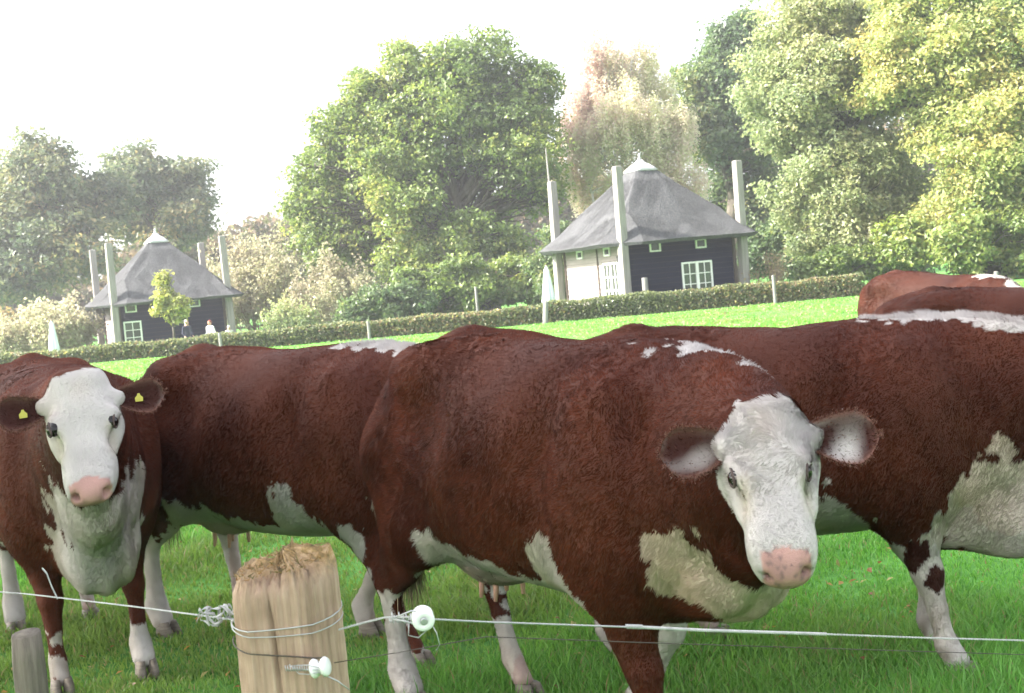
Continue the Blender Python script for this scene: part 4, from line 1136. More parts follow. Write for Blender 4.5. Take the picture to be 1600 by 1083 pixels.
    NN = np.repeat(nn * .8 + dirv * .35 + (cl2 * .07 + r.normal(0, .09, (n_f, 3))) * np.where(isH & ~fore, .25, 1)[:, None] + np.where(fore[:, None], cl2 * .10 * curly, 0), 3, 0)
    # tail switch strands
    nt_s = 700
    t0 = np.array(tl[3]) * s
    a0 = t0 + np.stack([r.normal(0, .014, nt_s), r.normal(0, .014, nt_s), r.uniform(0, .16, nt_s)], 1)
    e0 = a0 + np.stack([r.normal(0, .03, nt_s), r.normal(0, .03, nt_s), -r.uniform(.12, .34, nt_s)], 1)
    e0[:, 2] = np.maximum(e0[:, 2], .12)
    sd = r.normal(size=(nt_s, 3)); sd[:, 2] = 0; sd /= np.linalg.norm(sd, axis=1)[:, None]
    Vs = np.stack([a0 - sd * .004, a0 + sd * .004, e0], 1)
    cs = np.array([.55, .44, .30]) * r.uniform(.6, 1.2, nt_s)[:, None] if tail_white else BROWN * r.uniform(.6, 1.2, nt_s)[:, None]
    VV = np.concatenate([VV, Vs.reshape(-1, 3)]); cc = np.concatenate([cc, np.repeat(cs, 3, 0)])
    ns = a0 - t0; ns[:, 2] = 0; ns /= np.linalg.norm(ns, axis=1)[:, None] + 1e-9
    NN = np.concatenate([NN, np.repeat(ns, 3, 0)])
    o = mesh_np('coat_hair', VV, np.arange(len(VV)).reshape(-1, 3), M_FUR, root, cc)
    NN /= np.linalg.norm(NN, axis=1)[:, None] + 1e-9
    o.data.normals_split_custom_set_from_vertices(NN.astype(np.float32))
    o['kind'] = 'stuff'
    # ---- eyes
    for sg in (-1, 1):
        b = MB()
        b.lathe([(.001, -.019), (.012, -.015), (.018, -.006), (.0185, 0), (.017, .008), (.011, .0155), (.001, .019)], 14)
        e = b.build('eye', M_EYE, root, smooth=True); ax = sg * l * .93 + n * .30 + f * .12; ax = ax / np.linalg.norm(ax)
        p0 = H(.195, sg * .05, -.064); q = 0.0
        while q < .2:
            ii = np.round((p0 + ax * q - fld.lo) / fld.h).astype(int)
            if fld.f[tuple(ii)] > 0: break
            q += .003
        e.location = p0 + ax * (q - .0185 * hs); e.scale = (hs * 1.75,) * 3
        # eyelids: two rolls of skin round the eye
        b = MB(); t1 = nrmz(f - ax * (f @ ax)); t2 = np.cross(ax, t1)
        for up_ in (1, -1):
            pts = []
            for k in range(9):
                an = math.pi * k / 8
                pts.append(p0 + ax * (q + (-.002 + .005 * math.sin(an)) * hs) + hs * (t1 * math.cos(an) * .035 + t2 * up_ * math.sin(an) * .0215))
            b.tube(pts, [.003 * hs] + [.0055 * hs] * 7 + [.003 * hs], 8)
        b.build('eyelid', M_LID, root, smooth=True)
    # ---- ears
    for sg in (-1, 1):
        eb = H(.045, sg * .150, -.088)
        ed = head.get('ear', (.12, 1.0, -.05)); edv = nrmz(ed[0] * f + ed[1] * sg * l + ed[2] * n)
        fw = nrmz(n * .80 + f * .05 - np.array([0, 0, .12])); fw = nrmz(fw - edv * (fw @ edv))       # the ear's open side
        sd = np.cross(edv, fw) * (1 if sg > 0 else -1)
        ns_, nt2 = 14, 11
        vs, cl = [], []
        for layer in (0, 1):
            for i in range(ns_):
                t = i / (ns_ - 1)
                wdt = (.030 + .046 * math.sin(min(1, t * 1.15) * math.pi * .62)) * (1 - max(0, (t - .62) / .38) ** 2.6 * .93)
                for j in range(nt2):
                    c = -1 + 2 * j / (nt2 - 1)
                    dep = -.038 * (1 - c * c) * math.sin(math.pi * (.12 + .80 * t)) + (-.007 * (1 - c ** 4) * (1 - t ** 6) if layer else 0)
                    p = eb + hs * (edv * earscale * (.20 * t - .02) + sd * (earscale * c * wdt * 1.0 + .012 * math.sin(t * 3)) + fw * dep + fw * .010 * t)
                    vs.append(p)
                    pp = p[None]
                    edge = max(abs(c) ** 6, max(0, (t - .9) / .1))
                    if layer:
                        k = BROWN * 1.3 if not dark_ear else BROWN
                    else:
                        mx_ = np.clip(.34 + .5 * noise_c(pp, 34)[0] + (-.55 * c if not dark_ear else -.9), 0, 1)
                        k = WHITE * .85 * mx_ + BROWN3 * 1.3 * (1 - mx_)
                    k = k * (1 - edge) + (np.array([.17, .085, .065]) if not layer else BROWN * 1.4) * edge
                    cl.append(k)
        fs = []
        nl = ns_ * nt2
        for i in range(ns_ - 1):
            for j in range(nt2 - 1):
                a = i * nt2 + j; q4 = [a, a + 1, a + nt2 + 1, a + nt2]
                fs.append(q4); fs.append([nl + x for x in q4[::-1]])
            for j in (0, nt2 - 1):
                a = i * nt2 + j; fs.append([a, a + nt2, nl + a + nt2, nl + a] if j == 0 else [a, nl + a, nl + a + nt2, a + nt2])
        for j in range(nt2 - 1):
            a = (ns_ - 1) * nt2 + j; fs.append([a, a + 1, nl + a + 1, nl + a])
        ear_o = mesh_np('ear', np.array(vs), np.array(fs), M_EAR, root, np.concatenate([np.array(cl), np.ones((len(cl), 1))], 1))
        # ear fringe hair
        ne = 2200 if voxel < .015 else 0
        if ne:
            vs_, cl_ = np.array(vs), np.array(cl)
            i = r.integers(1, ns_, ne); j = r.integers(0, nt2, ne); rim = r.random(ne) < .35
            j = np.where(rim, np.where(r.random(ne) < .5, 0, nt2 - 1), j); lay = np.where(rim, 0, r.integers(0, 2, ne))
            kk = lay * nl + i * nt2 + j
            P0 = vs_[kk] + r.normal(0, .004, (ne, 3))
            cc0 = (-1 + 2 * j / (nt2 - 1))
            dd = sd * cc0[:, None] * .8 + edv * r.uniform(.2, .9, ne)[:, None] + fw * np.where(lay == 0, .5, -.5)[:, None] + r.normal(0, .3, (ne, 3))
            dd /= np.linalg.norm(dd, axis=1)[:, None]
            s2 = np.cross(dd, r.normal(size=(ne, 3))); s2 /= np.linalg.norm(s2, axis=1)[:, None]
            Lr = (r.uniform(.003, .011, ne) * np.where(rim, .8, 1.1))[:, None]
            Ve = np.stack([P0 - s2 * .0012, P0 + s2 * .0012, P0 + dd * Lr], 1)
            eo = mesh_np('ear_hair', Ve.reshape(-1, 3), np.arange(ne * 3).reshape(-1, 3), M_FUR, ear_o, np.repeat(np.clip(np.where((r.random(ne) < .06)[:, None], cl_[r.permutation(kk)], cl_[kk]) * r.uniform(.6, 1.2, ne)[:, None], 0, .85), 3, 0), smooth=False)
            eo['kind'] = 'stuff'
        if tags:
            c0 = eb + hs * (edv * .085 + fw * -.018)
            dn = nrmz(np.array([0, 0, -1.]) - fw * fw[2] * -1); 
            dn = nrmz(-sd * (1 if sd[2] > 0 else -1))
            sx = np.cross(fw, dn)
            b = MB()
            shape = [(-.026, .028), (.026, .028), (.028, -.002), (.012, -.018), (.008, -.034), (-.008, -.034), (-.012, -.018), (-.028, -.002)]
            fr = [c0 + sx * x * hs * .66 + dn * (y + .022) * hs * .66 + fw * .010 for x, y in shape]; bk = [p - fw * .003 for p in fr]
            b.add(fr + bk, [tuple(range(8)), tuple(range(15, 7, -1))] + [(i, (i+1) % 8, 8 + (i+1) % 8, 8 + i) for i in range(8)])
            b.build('ear_tag', M_TAG, ear_o)
    # ---- hooves, each with two claws
    for (pa, pb) in hooves:
        b = MB()
        for sg in (-1, 1):
            vs = []
            for z, x0, x1, y0, y1 in ((.075, -.045, .045, .004, .044), (.045, -.052, .062, .003, .050), (.012, -.058, .080, .003, .054), (0.0, -.055, .082, .004, .052)):
                ring = []
                for k in range(8):
                    an = 6.28318 * k / 8
                    cx, cy = (x0 + x1) / 2, (y0 + y1) / 2
                    px = cx + (x1 - x0) / 2 * math.cos(an); py = cy + (y1 - y0) / 2 * math.sin(an) * (1 - .25 * max(0, math.cos(an)))
                    ring.append((px * s, sg * py * s, z * s))
                vs += ring
            fs = [(i*8+k, i*8+(k+1) % 8, (i+1)*8+(k+1) % 8, (i+1)*8+k) for i in range(3) for k in range(8)] + [tuple(range(8))[::-1], tuple(range(24, 32))]
            b.add(vs, fs)
        ho = b.build('hoof', M_HOOF, root, smooth=True); ho.location = (pb[0] - .0, pb[1], max(0.0, pb[2] - .035 * s))
    # ---- teats
    for tx0, ty0 in ((-.42, -.06), (-.42, .06), (-.53, -.055), (-.53, .055)):
        b = MB(); z0 = .505 - belly * .5
        b.tube([np.array((tx0 * ls, ty0, z0 + .03)) * s, np.array((tx0 * ls, ty0 * 1.05, z0 - .02)) * s, np.array((tx0 * ls - .004, ty0 * 1.1, z0 - .055)) * s], [.012 * s, .010 * s, .007 * s], 8)
        b.build('teat', M_TEAT, root, smooth=True)
    return root
# ------------------------------------------------------------------ people behind the far hedge
def person(label, px, head_py, d, yaw, hair, top_col, legs_col, bald=False, seed=0, arm=0):
    t = at(px, head_py, d); gz = float(ground_z(t.x, d))
    Hh = t.z - gz; s = Hh / 1.72
    root = thing('person', label, 'person', (t.x, d, gz), yaw, 'people standing outside the far house')
    f = Field((-.5, -.4, -.02), (.5, .4, 1.85), .02)
    for sg in (-1, 1):
        f.cone((sg * .09, 0, .92), (sg * .10, .01, .50), (.088, .09), (.06, .062), up=(0, 1, 0), k=.03)
        f.cone((sg * .10, .01, .50), (sg * .10, .03, .09), (.058, .062), (.04, .042), up=(0, 1, 0), k=.02)
        f.cone((sg * .10, .03, .05), (sg * .11, -.13, .035), .045, .036, k=.02)
        sh = (sg * .185, .01, 1.40); el = (sg * .26, .03, 1.12); wr = (sg * (.22 - .1 * arm), -.14 - .1 * arm, .92 + .2 * arm)
        f.cone(sh, el, .052, .042, k=.04); f.cone(el, wr, .040, .030, k=.02)
        w = np.array(wr); dr = np.array([0, -.35, -.9 + 1.2 * arm]); dr /= np.linalg.norm(dr)
        f.cone(w, w + dr * .09, (.035, .022), (.036, .018), k=.02)
        for q in range(4): f.cone(w + dr * .08 + np.array([(q - 1.5) * .017, 0, 0]), w + dr * (.15 + .012 * (q in (1, 2))) + np.array([(q - 1.5) * .022, .01, 0]), .0115, .0105, k=.006)
        f.cone(w + dr * .03 + np.array([-sg * .03, 0, 0]), w + dr * .09 + np.array([-sg * .062, -.02, 0]), .013, .011, k=.01)
    f.cone((0, 0, .92), (0, -.01, 1.12), (.155, .11), (.135, .095), up=(0, 1, 0), k=.05)
    f.cone((0, -.01, 1.12), (0, .01, 1.37), (.14, .10), (.17, .105), up=(0, 1, 0), k=.05)
    f.cone((0, .015, 1.42), (0, 0, 1.54), .058, .052, k=.04)
    f.ball((0, -.005, 1.61), (.077, .098, .118), k=.03); f.ball((0, -.03, 1.56), (.058, .07, .07), k=.03)
    f.cone((0, -.10, 1.62), (0, -.115, 1.59), .012, .017, k=.015)
    for sg in (-1, 1): f.ball((sg * .08, .01, 1.605), (.012, .022, .032), k=.01)
    V, F = f.mesh(); V = relax(V, F, 1, .4)
    skin = np.array([.55, .34, .26]); col = np.tile(skin, (len(V), 1))
    z = V[:, 2]; arm_ = np.abs(V[:, 0]) > .165
    torso = (z > .90) & (z < 1.455) & ~(arm_ & (z < .99))
    col[torso] = top_col
    col[(z <= .92) & ~(arm_ & (z < 1.0) & (V[:, 1] < -.05) & (z > .7))] = legs_col
    col[z < .075] = (.05, .04, .035)
    for sg in (-1, 1):
        m = np.linalg.norm(V - np.array([sg * .034, -.092, 1.615]), axis=1) < .014; col[m] = (.05, .04, .035)
    m = np.linalg.norm((V - np.array([0, -.095, 1.535])) * np.array([.6, 1, 2.2]), axis=1) < .02; col[m] = (.4, .18, .16)
    b = mesh_np('body', V * s, F, M_HIDE, root, np.concatenate([col, np.ones((len(V), 1))], 1))
    g = Field((-.2, -.2, 1.3), (.2, .2, 1.85), .015)
    g.ball((0, .02, 1.655), (.086, .102, .092), k=.02); g.ball((0, .05, 1.60), (.082, .07, .10 if not bald else .05), k=.03)
    if bald: pass
    V2, F2 = g.mesh(); V2 = V2 + .006 * np.stack([noise_a(V2, 40)] * 3, 1)
    mesh_np('hair', V2 * s, F2, M_HIDE, root, np.tile(np.array([*hair, 1.0]), (len(V2), 1)))

def build_people():
    person('person in a navy jacket with grey hair beside the yellow green sapling', 291, 500, 56.5, .9, (.35, .33, .31), (.022, .026, .055), (.05, .05, .07), seed=1)
    person('person with red hair in a white top by the dark blue wall', 327, 501, 56.5, -.5, (.22, .045, .03), (.72, .72, .74), (.1, .1, .12), seed=2, arm=.5)
    person('person with white hair low behind the hedge at the house corner pole', 357, 509, 56.0, .3, (.7, .68, .66), (.62, .58, .55), (.2, .2, .22), bald=True, seed=3)

# ------------------------------------------------------------------ pasture fence close by
def build_fence():
    r = np.random.default_rng(41)
    # sawn round post with a worn top
    b = at(447, 1040, 2.5); top = at(432, 862, 2.5)
    root = thing('fence_post', 'thick pale split wooden post with a worn mossy top and a crack', 'post', (b.x + .012, 2.5, 0), -.1)
    na, nz = 150, 46
    H = top.z; R = .104
    V = np.zeros((na * nz, 3)); mo = np.zeros(na * nz)
    for i in range(nz):
        for j in range(na):
            an = 6.28318 * j / na
            ca, sa = math.cos(an), math.sin(an)
            rad = R * (1 - .03 * (sa < -.2) + .02 * math.sin(3 * an + 1) + .012 * math.sin(7 * an + 2))
            # flattened front
            x, y = rad * ca, max(rad * sa, -R * .78)
            ht = H - .012 - .035 * max(0, -ca - .1) - .025 * max(0, -sa) + .008 * math.sin(5 * an) + .006 * r.normal()
            z = -.2 + (ht + .2) * (i / (nz - 1))
            crack = math.exp(-((an - 4.62 - .05 * math.sin(z * 9)) / .028) ** 2) * sstep(1.12, 1.03, z)
            y += .018 * float(crack) * 1.0
            g = .0018 * math.sin(an * 31 + 2 * math.sin(z * 5)) + .001 * r.normal()
            edge = max(0, (z - (ht - .03)) / .03)
            k = 1 + g / R - .10 * edge ** 2 - .10 * (H - z) * -.15
            V[i * na + j] = (x * k, y * k, z)
    F = [(i*na+j, i*na+(j+1) % na, (i+1)*na+(j+1) % na, (i+1)*na+j) for i in range(nz-1) for j in range(na)]
    rim = V[(nz-1)*na:]
    V = list(map(tuple, V)); last = (nz-1) * na
    for q, sc in enumerate((.8, .55, .3, .08)):
        for j in range(na):
            p = rim[j]
            V.append((p[0] * sc, p[1] * sc, p[2] * sc + (1 - sc) * (H + .004) + r.normal(0, .0045) - .02 * math.exp(-(((p[0] * sc + .02) / .02) ** 2))))
        for j in range(na): F.append((last + j, last + (j+1) % na, last + na + (j+1) % na, last + na + j))
        last += na
    V.append((0, 0, H)); c = len(V) - 1
    m, nt, bs = new_mat('raw_post_wood')
    tc = nt.nodes.new('ShaderNodeTexCoord'); mp = nt.nodes.new('ShaderNodeMapping'); mp.inputs['Scale'].default_value = (1, 1, .045)
    nt.links.new(tc.outputs['Object'], mp.inputs[0])
    n1 = N(nt, 'ShaderNodeTexNoise', scale=75, detail=7, rough=.65); nt.links.new(mp.outputs[0], n1.inputs['Vector'])
    n3 = N(nt, 'ShaderNodeTexNoise', scale=7, detail=4, rough=.6); nt.links.new(tc.outputs['Object'], n3.inputs['Vector'])
    r1 = ramp(nt, [(.25, (.25, .17, .12)), (.5, (.41, .295, .215)), (.75, (.52, .405, .315))]); nt.links.new(n1.outputs[0], r1.inputs[0])
    r3 = ramp(nt, [(.3, (.62, .56, .52)), (.65, (1.05, 1.02, 1.0))]); nt.links.new(n3.outputs[0], r3.inputs[0])
    mx = nt.nodes.new('ShaderNodeMix'); mx.data_type = 'RGBA'; mx.blend_type = 'MULTIPLY'; mx.inputs['Factor'].default_value = .8
    nt.links.new(r1.outputs[0], mx.inputs['A']); nt.links.new(r3.outputs[0], mx.inputs['B'])
    # moss and rot on the worn top
    sp = nt.nodes.new('ShaderNodeSeparateXYZ'); nt.links.new(tc.outputs['Object'], sp.inputs[0])
    ad = nt.nodes.new('ShaderNodeMath'); ad.operation = 'MULTIPLY_ADD'; ad.inputs[1].default_value = .10; nt.links.new(n3.outputs[0], ad.inputs[0]); nt.links.new(sp.outputs['Z'], ad.inputs[2])
    mr = nt.nodes.new('ShaderNodeMapRange'); mr.inputs['From Min'].default_value = H - .005; mr.inputs['From Max'].default_value = H + .045; nt.links.new(ad.outputs[0], mr.inputs['Value'])
    n4 = N(nt, 'ShaderNodeTexNoise', scale=45, detail=5, rough=.7); nt.links.new(tc.outputs['Object'], n4.inputs['Vector'])
    r4 = ramp(nt, [(.35, (.10, .08, .035)), (.5, (.28, .18, .07)), (.62, (.42, .29, .16))]); nt.links.new(n4.outputs[0], r4.inputs[0])
    m2 = nt.nodes.new('ShaderNodeMix'); m2.data_type = 'RGBA'; nt.links.new(mr.outputs[0], m2.inputs['Factor'])
    nt.links.new(mx.outputs['Result'], m2.inputs['A']); nt.links.new(r4.outputs[0], m2.inputs['B'])
    nt.links.new(m2.outputs['Result'], bs.inputs['Base Color']); bs.inputs['Roughness'].default_value = .85
    bp = nt.nodes.new('ShaderNodeBump'); bp.inputs['Strength'].default_value = .6; bp.inputs['Distance'].default_value = .006
    nt.links.new(n1.outputs[0], bp.inputs['Height']); nt.links.new(bp.outputs[0], bs.inputs['Normal'])
    b_ = MB(); b_.add(V, F); b_.build('shaft', m, root, smooth=True)
    # frayed fibres and moss on the top
    n = 520
    a = r.uniform(0, 6.283, n); q = np.sqrt(r.random(n)) * .095
    P = np.stack([q * np.cos(a), np.maximum(q * np.sin(a), -.08), H - .008 - .035 * np.maximum(0, -np.cos(a) * q / .1 - .1) - .02 * np.maximum(0, -np.sin(a)) * q / .1], 1)
    e = P + np.stack([r.normal(0, .008, n), r.normal(0, .008, n), np.abs(r.normal(.002, .007, n))], 1)
    sd = r.normal(size=(n, 3)); sd /= np.linalg.norm(sd, axis=1)[:, None]
    Vt = np.stack([P - sd * .0016, P + sd * .0016, e], 1)
    pal = np.array([(.12, .11, .04), (.28, .19, .09), (.40, .29, .18), (.20, .12, .05)])
    o = mesh_np('moss', Vt.reshape(-1, 3), np.arange(n * 3).reshape(-1, 3), M_LEAF, root, np.repeat(pal[r.integers(0, 4, n)], 3, 0), smooth=False); o['kind'] = 'stuff'
    # small post at the picture edge
    p = at(41, 990, 3.6); h = p.z
    m2 = mat_noise('old_post_wood', [(.3, (.10, .085, .07)), (.7, (.24, .21, .17))], 12, 6, (3, 3, .25), .9, .6, 30)
    r2 = thing('fence_post', 'thin old grey brown round post standing before the cow that faces the fence', 'post', (p.x, 3.6, 0), 0)
    mb = MB(); rr = .044
    prof = []
    n = 18
    vs, fs = [], []
    for i in range(14):
        z = -.15 + (h + .15) * i / 13
        for k in range(n):
            an = 6.28318 * k / n; q = rr * (1 + .04 * math.sin(3 * an + z * 6) + .02 * r.normal()) * (1 if i < 13 else .88)
            vs.append((q * math.cos(an), q * math.sin(an), z + (.006 * math.sin(an) if i > 11 else 0)))
    for i in range(13):
        for k in range(n): fs.append((i*n+k, i*n+(k+1) % n, (i+1)*n+(k+1) % n, (i+1)*n+k))
    fs.append(tuple(13 * n + k for k in range(n)))
    mb.add(vs, fs); mb.build('shaft', m2, r2, smooth=True)
    # wires
    mw, nt, bs = new_mat('galvanised_wire'); bs.inputs['Base Color'].default_value = (.46, .46, .47, 1); bs.inputs['Metallic'].default_value = .7; bs.inputs['Roughness'].default_value = .45
    ml = mat_noise('rope_strand', [(.3, (.36, .36, .36)), (.7, (.54, .54, .53))], 60, 3, rough=.6)
    md, nt, bs = new_mat('dark_wire'); bs.inputs['Base Color'].default_value = (.09, .075, .065, 1); bs.inputs['Metallic'].default_value = .5; bs.inputs['Roughness'].default_value = .55
    mc, nt, bs = new_mat('porcelain'); bs.inputs['Base Color'].default_value = (.80, .80, .79, 1); bs.inputs['Roughness'].default_value = .25
    def twisted(name, pts, rad, mat, parent, turns=60, n=6, strands=2, amp=1.1):
        pts = [Vector(q) for q in pts]
        # dense polyline
        L = [0]
        for i in range(1, len(pts)): L.append(L[-1] + (pts[i] - pts[i-1]).length)
        m = max(24, int(turns * 7)) if strands > 1 else max(24, len(pts) * 8)
        P = []
        for q in range(m + 1):
            s = L[-1] * q / m; i = max(k for k in range(len(L)) if L[k] <= s + 1e-9); i = min(i, len(pts) - 2)
            P.append(pts[i].lerp(pts[i+1], (s - L[i]) / max(L[i+1] - L[i], 1e-9)))
        b = MB()
        for st in range(strands):
            Q = []
            for q, p in enumerate(P):
                ph = 6.28318 * (turns * q / m + st / strands)
                Q.append(p + Vector((0, math.cos(ph), math.sin(ph))) * rad * (amp if strands > 1 else 0))
            b.tube(Q, rad, 5)
        return b.build(name, mat, parent, smooth=True)
    W = thing('fence_wire', 'twisted pale electric fence wire running past the thick post', 'wire', tuple(at(75, 932, 2.9)))
    wo = W.location
    def rel(p): return Vector(p) - wo
    # strand from the small post side to the thick post
    twisted('wire_strand', [rel(at(-260, 905, 3.9)), rel(at(40, 928, 3.45)), rel(at(75, 932, 3.35)), rel(at(210, 948, 3.0)), rel(at(362, 968, 2.62))], .0011, ml, W, 70)
    twisted('wire_end', [rel(at(90, 936, 3.3)), rel(at(80, 915, 3.3)), rel(at(73, 896, 3.3)), rel(at(66, 888, 3.31))], .0015, ml, W, 8)
    # loops round the thick post
    cx, cy = root.location.x, root.location.y
    def loop(z0, z1, a0, a1, rad=.1085, n=26, tilt=0):
        out = []
        for q in range(n + 1):
            an = a0 + (a1 - a0) * q / n; t = q / n
            y = max(rad * math.sin(an), -.0885)
            out.append(Vector((cx + rad * math.cos(an), cy + y, z0 + (z1 - z0) * t + tilt * math.sin(an))) - wo)
        return out
    zf = at(440, 985, 2.41).z
    twisted('post_loop', loop(zf + .006, zf + .022, math.pi, math.pi * 3.02, tilt=.008), .0014, mw, W, 1, strands=1)
    twisted('post_loop', loop(zf + .004, zf - .004, math.pi * .9, math.pi * 2.1, tilt=.012), .0012, mw, W, 1, strands=1)
    za = at(440, 1022, 2.41).z
    lo = loop(za + .018, za - .018, math.pi, math.pi * 1.74, tilt=-.002)
    twisted('tie_wire', lo, .0014, md, W, 1, strands=1)
    # from the post to the round insulator
    ins = at(661, 966, 2.32)
    p0 = at(529, 984, 2.46)
    twisted('wire_strand', [p0 - wo, rel(at(565, 974, 2.44)), rel(at(600, 965, 2.41)), rel(at(640, 964, 2.35))], .0011, ml, W, 14)
    b = MB()
    for q in range(26):                                   # knotted tail by the insulator
        pass
    kn = []
    for q in range(90):
        t = q / 89
        kn.append(rel(at(608 + 36 * t, 966 + 4 * math.sin(t * 40), 2.40 - .05 * t)) + Vector((0, .006 * math.cos(t * 62), .006 * math.sin(t * 62))))
    b.tube(kn, .0011, 5); b.build('wire_knot', mw, W, smooth=True)
    # wire on to the right
    end1 = at(1292, 991, 2.75)
    twisted('wire_strand', [ins - wo + Vector((.02, 0, -.004)), rel(at(760, 972, 2.40)), rel(at(985, 980, 2.5))], .0010, mw, W, 60)
    twisted('wire_strand', [rel(at(978, 979, 2.5)), rel(at(1100, 985, 2.55)), rel(at(1292, 991, 2.64))], .0018, ml, W, 46)
    twisted('wire_strand', [rel(at(1288, 991, 2.64)), rel(at(1420, 996, 2.72)), rel(at(1600, 1001, 2.82)), rel(at(1900, 1008, 3.0))], .0011, ml, W, 70)
    kn = [rel(at(978 + 26 * q / 60, 979 + .8 * q / 60, 2.5)) + Vector((0, .004 * math.cos(q * 1.1), .004 * math.sin(q * 1.1))) for q in range(61)]
    b = MB(); b.tube(kn, .0012, 5); b.build('wire_knot', ml, W, smooth=True)
    # thin dark wire below
    W2 = thing('fence_wire', 'thin dark plain wire sagging just below the twisted white one', 'wire', tuple(at(690, 1005, 2.4)))
    wo2 = W2.location
    mb = MB()
    pts = [Vector((cx + .095, cy - .075, za - .03)), at(620, 1020, 2.42), at(760, 995, 2.45), at(1000, 1004, 2.55), at(1250, 1012, 2.66), at(1600, 1023, 2.84), at(1900, 1030, 3.0)]
    mb.tube([Vector(p) - wo2 for p in pts], .0010, 6); mb.build('wire_strand', md, W2, smooth=True)
    # round insulator (a spool), seen end on, with its hanging wire tails
    root = thing('insulator', 'white round spool insulator hanging in the wire before the big cow hind leg', 'insulator', tuple(ins))
    Mx = Matrix.Rotation(math.radians(96), 4, 'X') @ Matrix.Rotation(.15, 4, 'Y')
    b = MB(); b.lathe([(.006, -.016), (.017, -.016), (.0205, -.013), (.0205, -.008), (.013, -.004), (.012, .004), (.0205, .008), (.0205, .013), (.017, .016), (.0075, .016), (.006, .010)], 28, Mx)
    b.build('spool', mc, root, smooth=True)
    b = MB()
    b.tube([(-.05, 0, .006), (-.02, -.002, .016), (0, 0, .0135), (.014, 0, .004), (.012, 0, -.008), (-.004, 0, -.013), (-.03, 0, -.004), (-.055, .004, .002)], .0016, 6)
    b.tube([(.014, .004, -.012), (.022, .002, -.03), (.026, .002, -.052), (.019, .002, -.062)], .0011, 5)
    b.tube([(-.026, 0, -.004), (-.03, .002, -.03), (-.012, .002, -.036), (.004, .002, -.024)], .0011, 5)
    b.build('binding_wire', mw, root, smooth=True)
    b = MB(); b.lathe([(.0045, -.019), (.0065, -.019), (.0065, .019), (.0045, .019)], 14, Mx); b.build('bore', mw, root, smooth=True)
    # egg insulator tied to the post face
    pi_ = at(500, 1043, 2.385)
    root = thing('insulator', 'white double disc insulator tied to the face of the thick post', 'insulator', tuple(pi_))
    Mx = Matrix.Rotation(math.radians(80), 4, 'Y') @ Matrix.Rotation(.25, 4, 'X')
    b = MB(); b.lathe([(.005, -.016), (.016, -.016), (.019, -.012), (.016, -.006), (.0085, -.002), (.0085, .002), (.016, .006), (.019, .012), (.016, .016), (.005, .016)], 22, Mx); b.build('spool', mc, root, smooth=True)
    b = MB()
    for q in range(3):
        z = .010 - q * .009
        b.tube([(-.058, .004, .006 + .002 * q), (-.04, -.004, z * .9), (-.02, -.012, z), (.0, -.016, z * .5), (.010, -.010, -.014 + z * .3)], .0010, 5)
    b.tube([(-.065 + .045 * q / 70, .0045 * math.cos(q * .9) - .006, .006 + .0055 * math.sin(q * .9) - .004 * q / 70) for q in range(71)], .0009, 5)
    b.tube([(.008, -.004, -.014), (.03, .004, -.03), (.05, .008, -.05)], .0014, 5)
    b.build('binding_wire', mw, root, smooth=True)
    # crumpled white ribbon caught on the wire
    q0 = at(336, 962, 2.60)
    root = thing('fence_ribbon', 'crumpled white ribbon bundle caught on the wire against the thick post', 'ribbon', tuple(q0))
    b = MB(); rr = np.random.default_rng(9)
    for sidx in range(5):
        pts = []
        ph = rr.uniform(0, 6.28, 3)
        for q in range(40):
            t = q / 39
            pts.append(Vector((-.028 + .075 * t + .008 * math.sin(t * 21 + ph[0]), .010 * math.sin(t * 17 + ph[1]), .016 * math.sin(t * 12.5 + ph[2]) + .004 * math.sin(t * 33))))
        vs, fs = [], []
        for q, p in enumerate(pts):
            an = q * .55 + ph[0]; w = Vector((0.25 * math.sin(an), math.cos(an), math.sin(an))) * .0034
            vs += [p - w, p + w]
        fs = [(2*q, 2*q+1, 2*q+3, 2*q+2) for q in range(39)]
        b.add(vs, fs)
    o = b.build('ribbon_strip', ml, root, smooth=True)
    so = o.modifiers.new('thickness', 'SOLIDIFY'); so.thickness = .0008

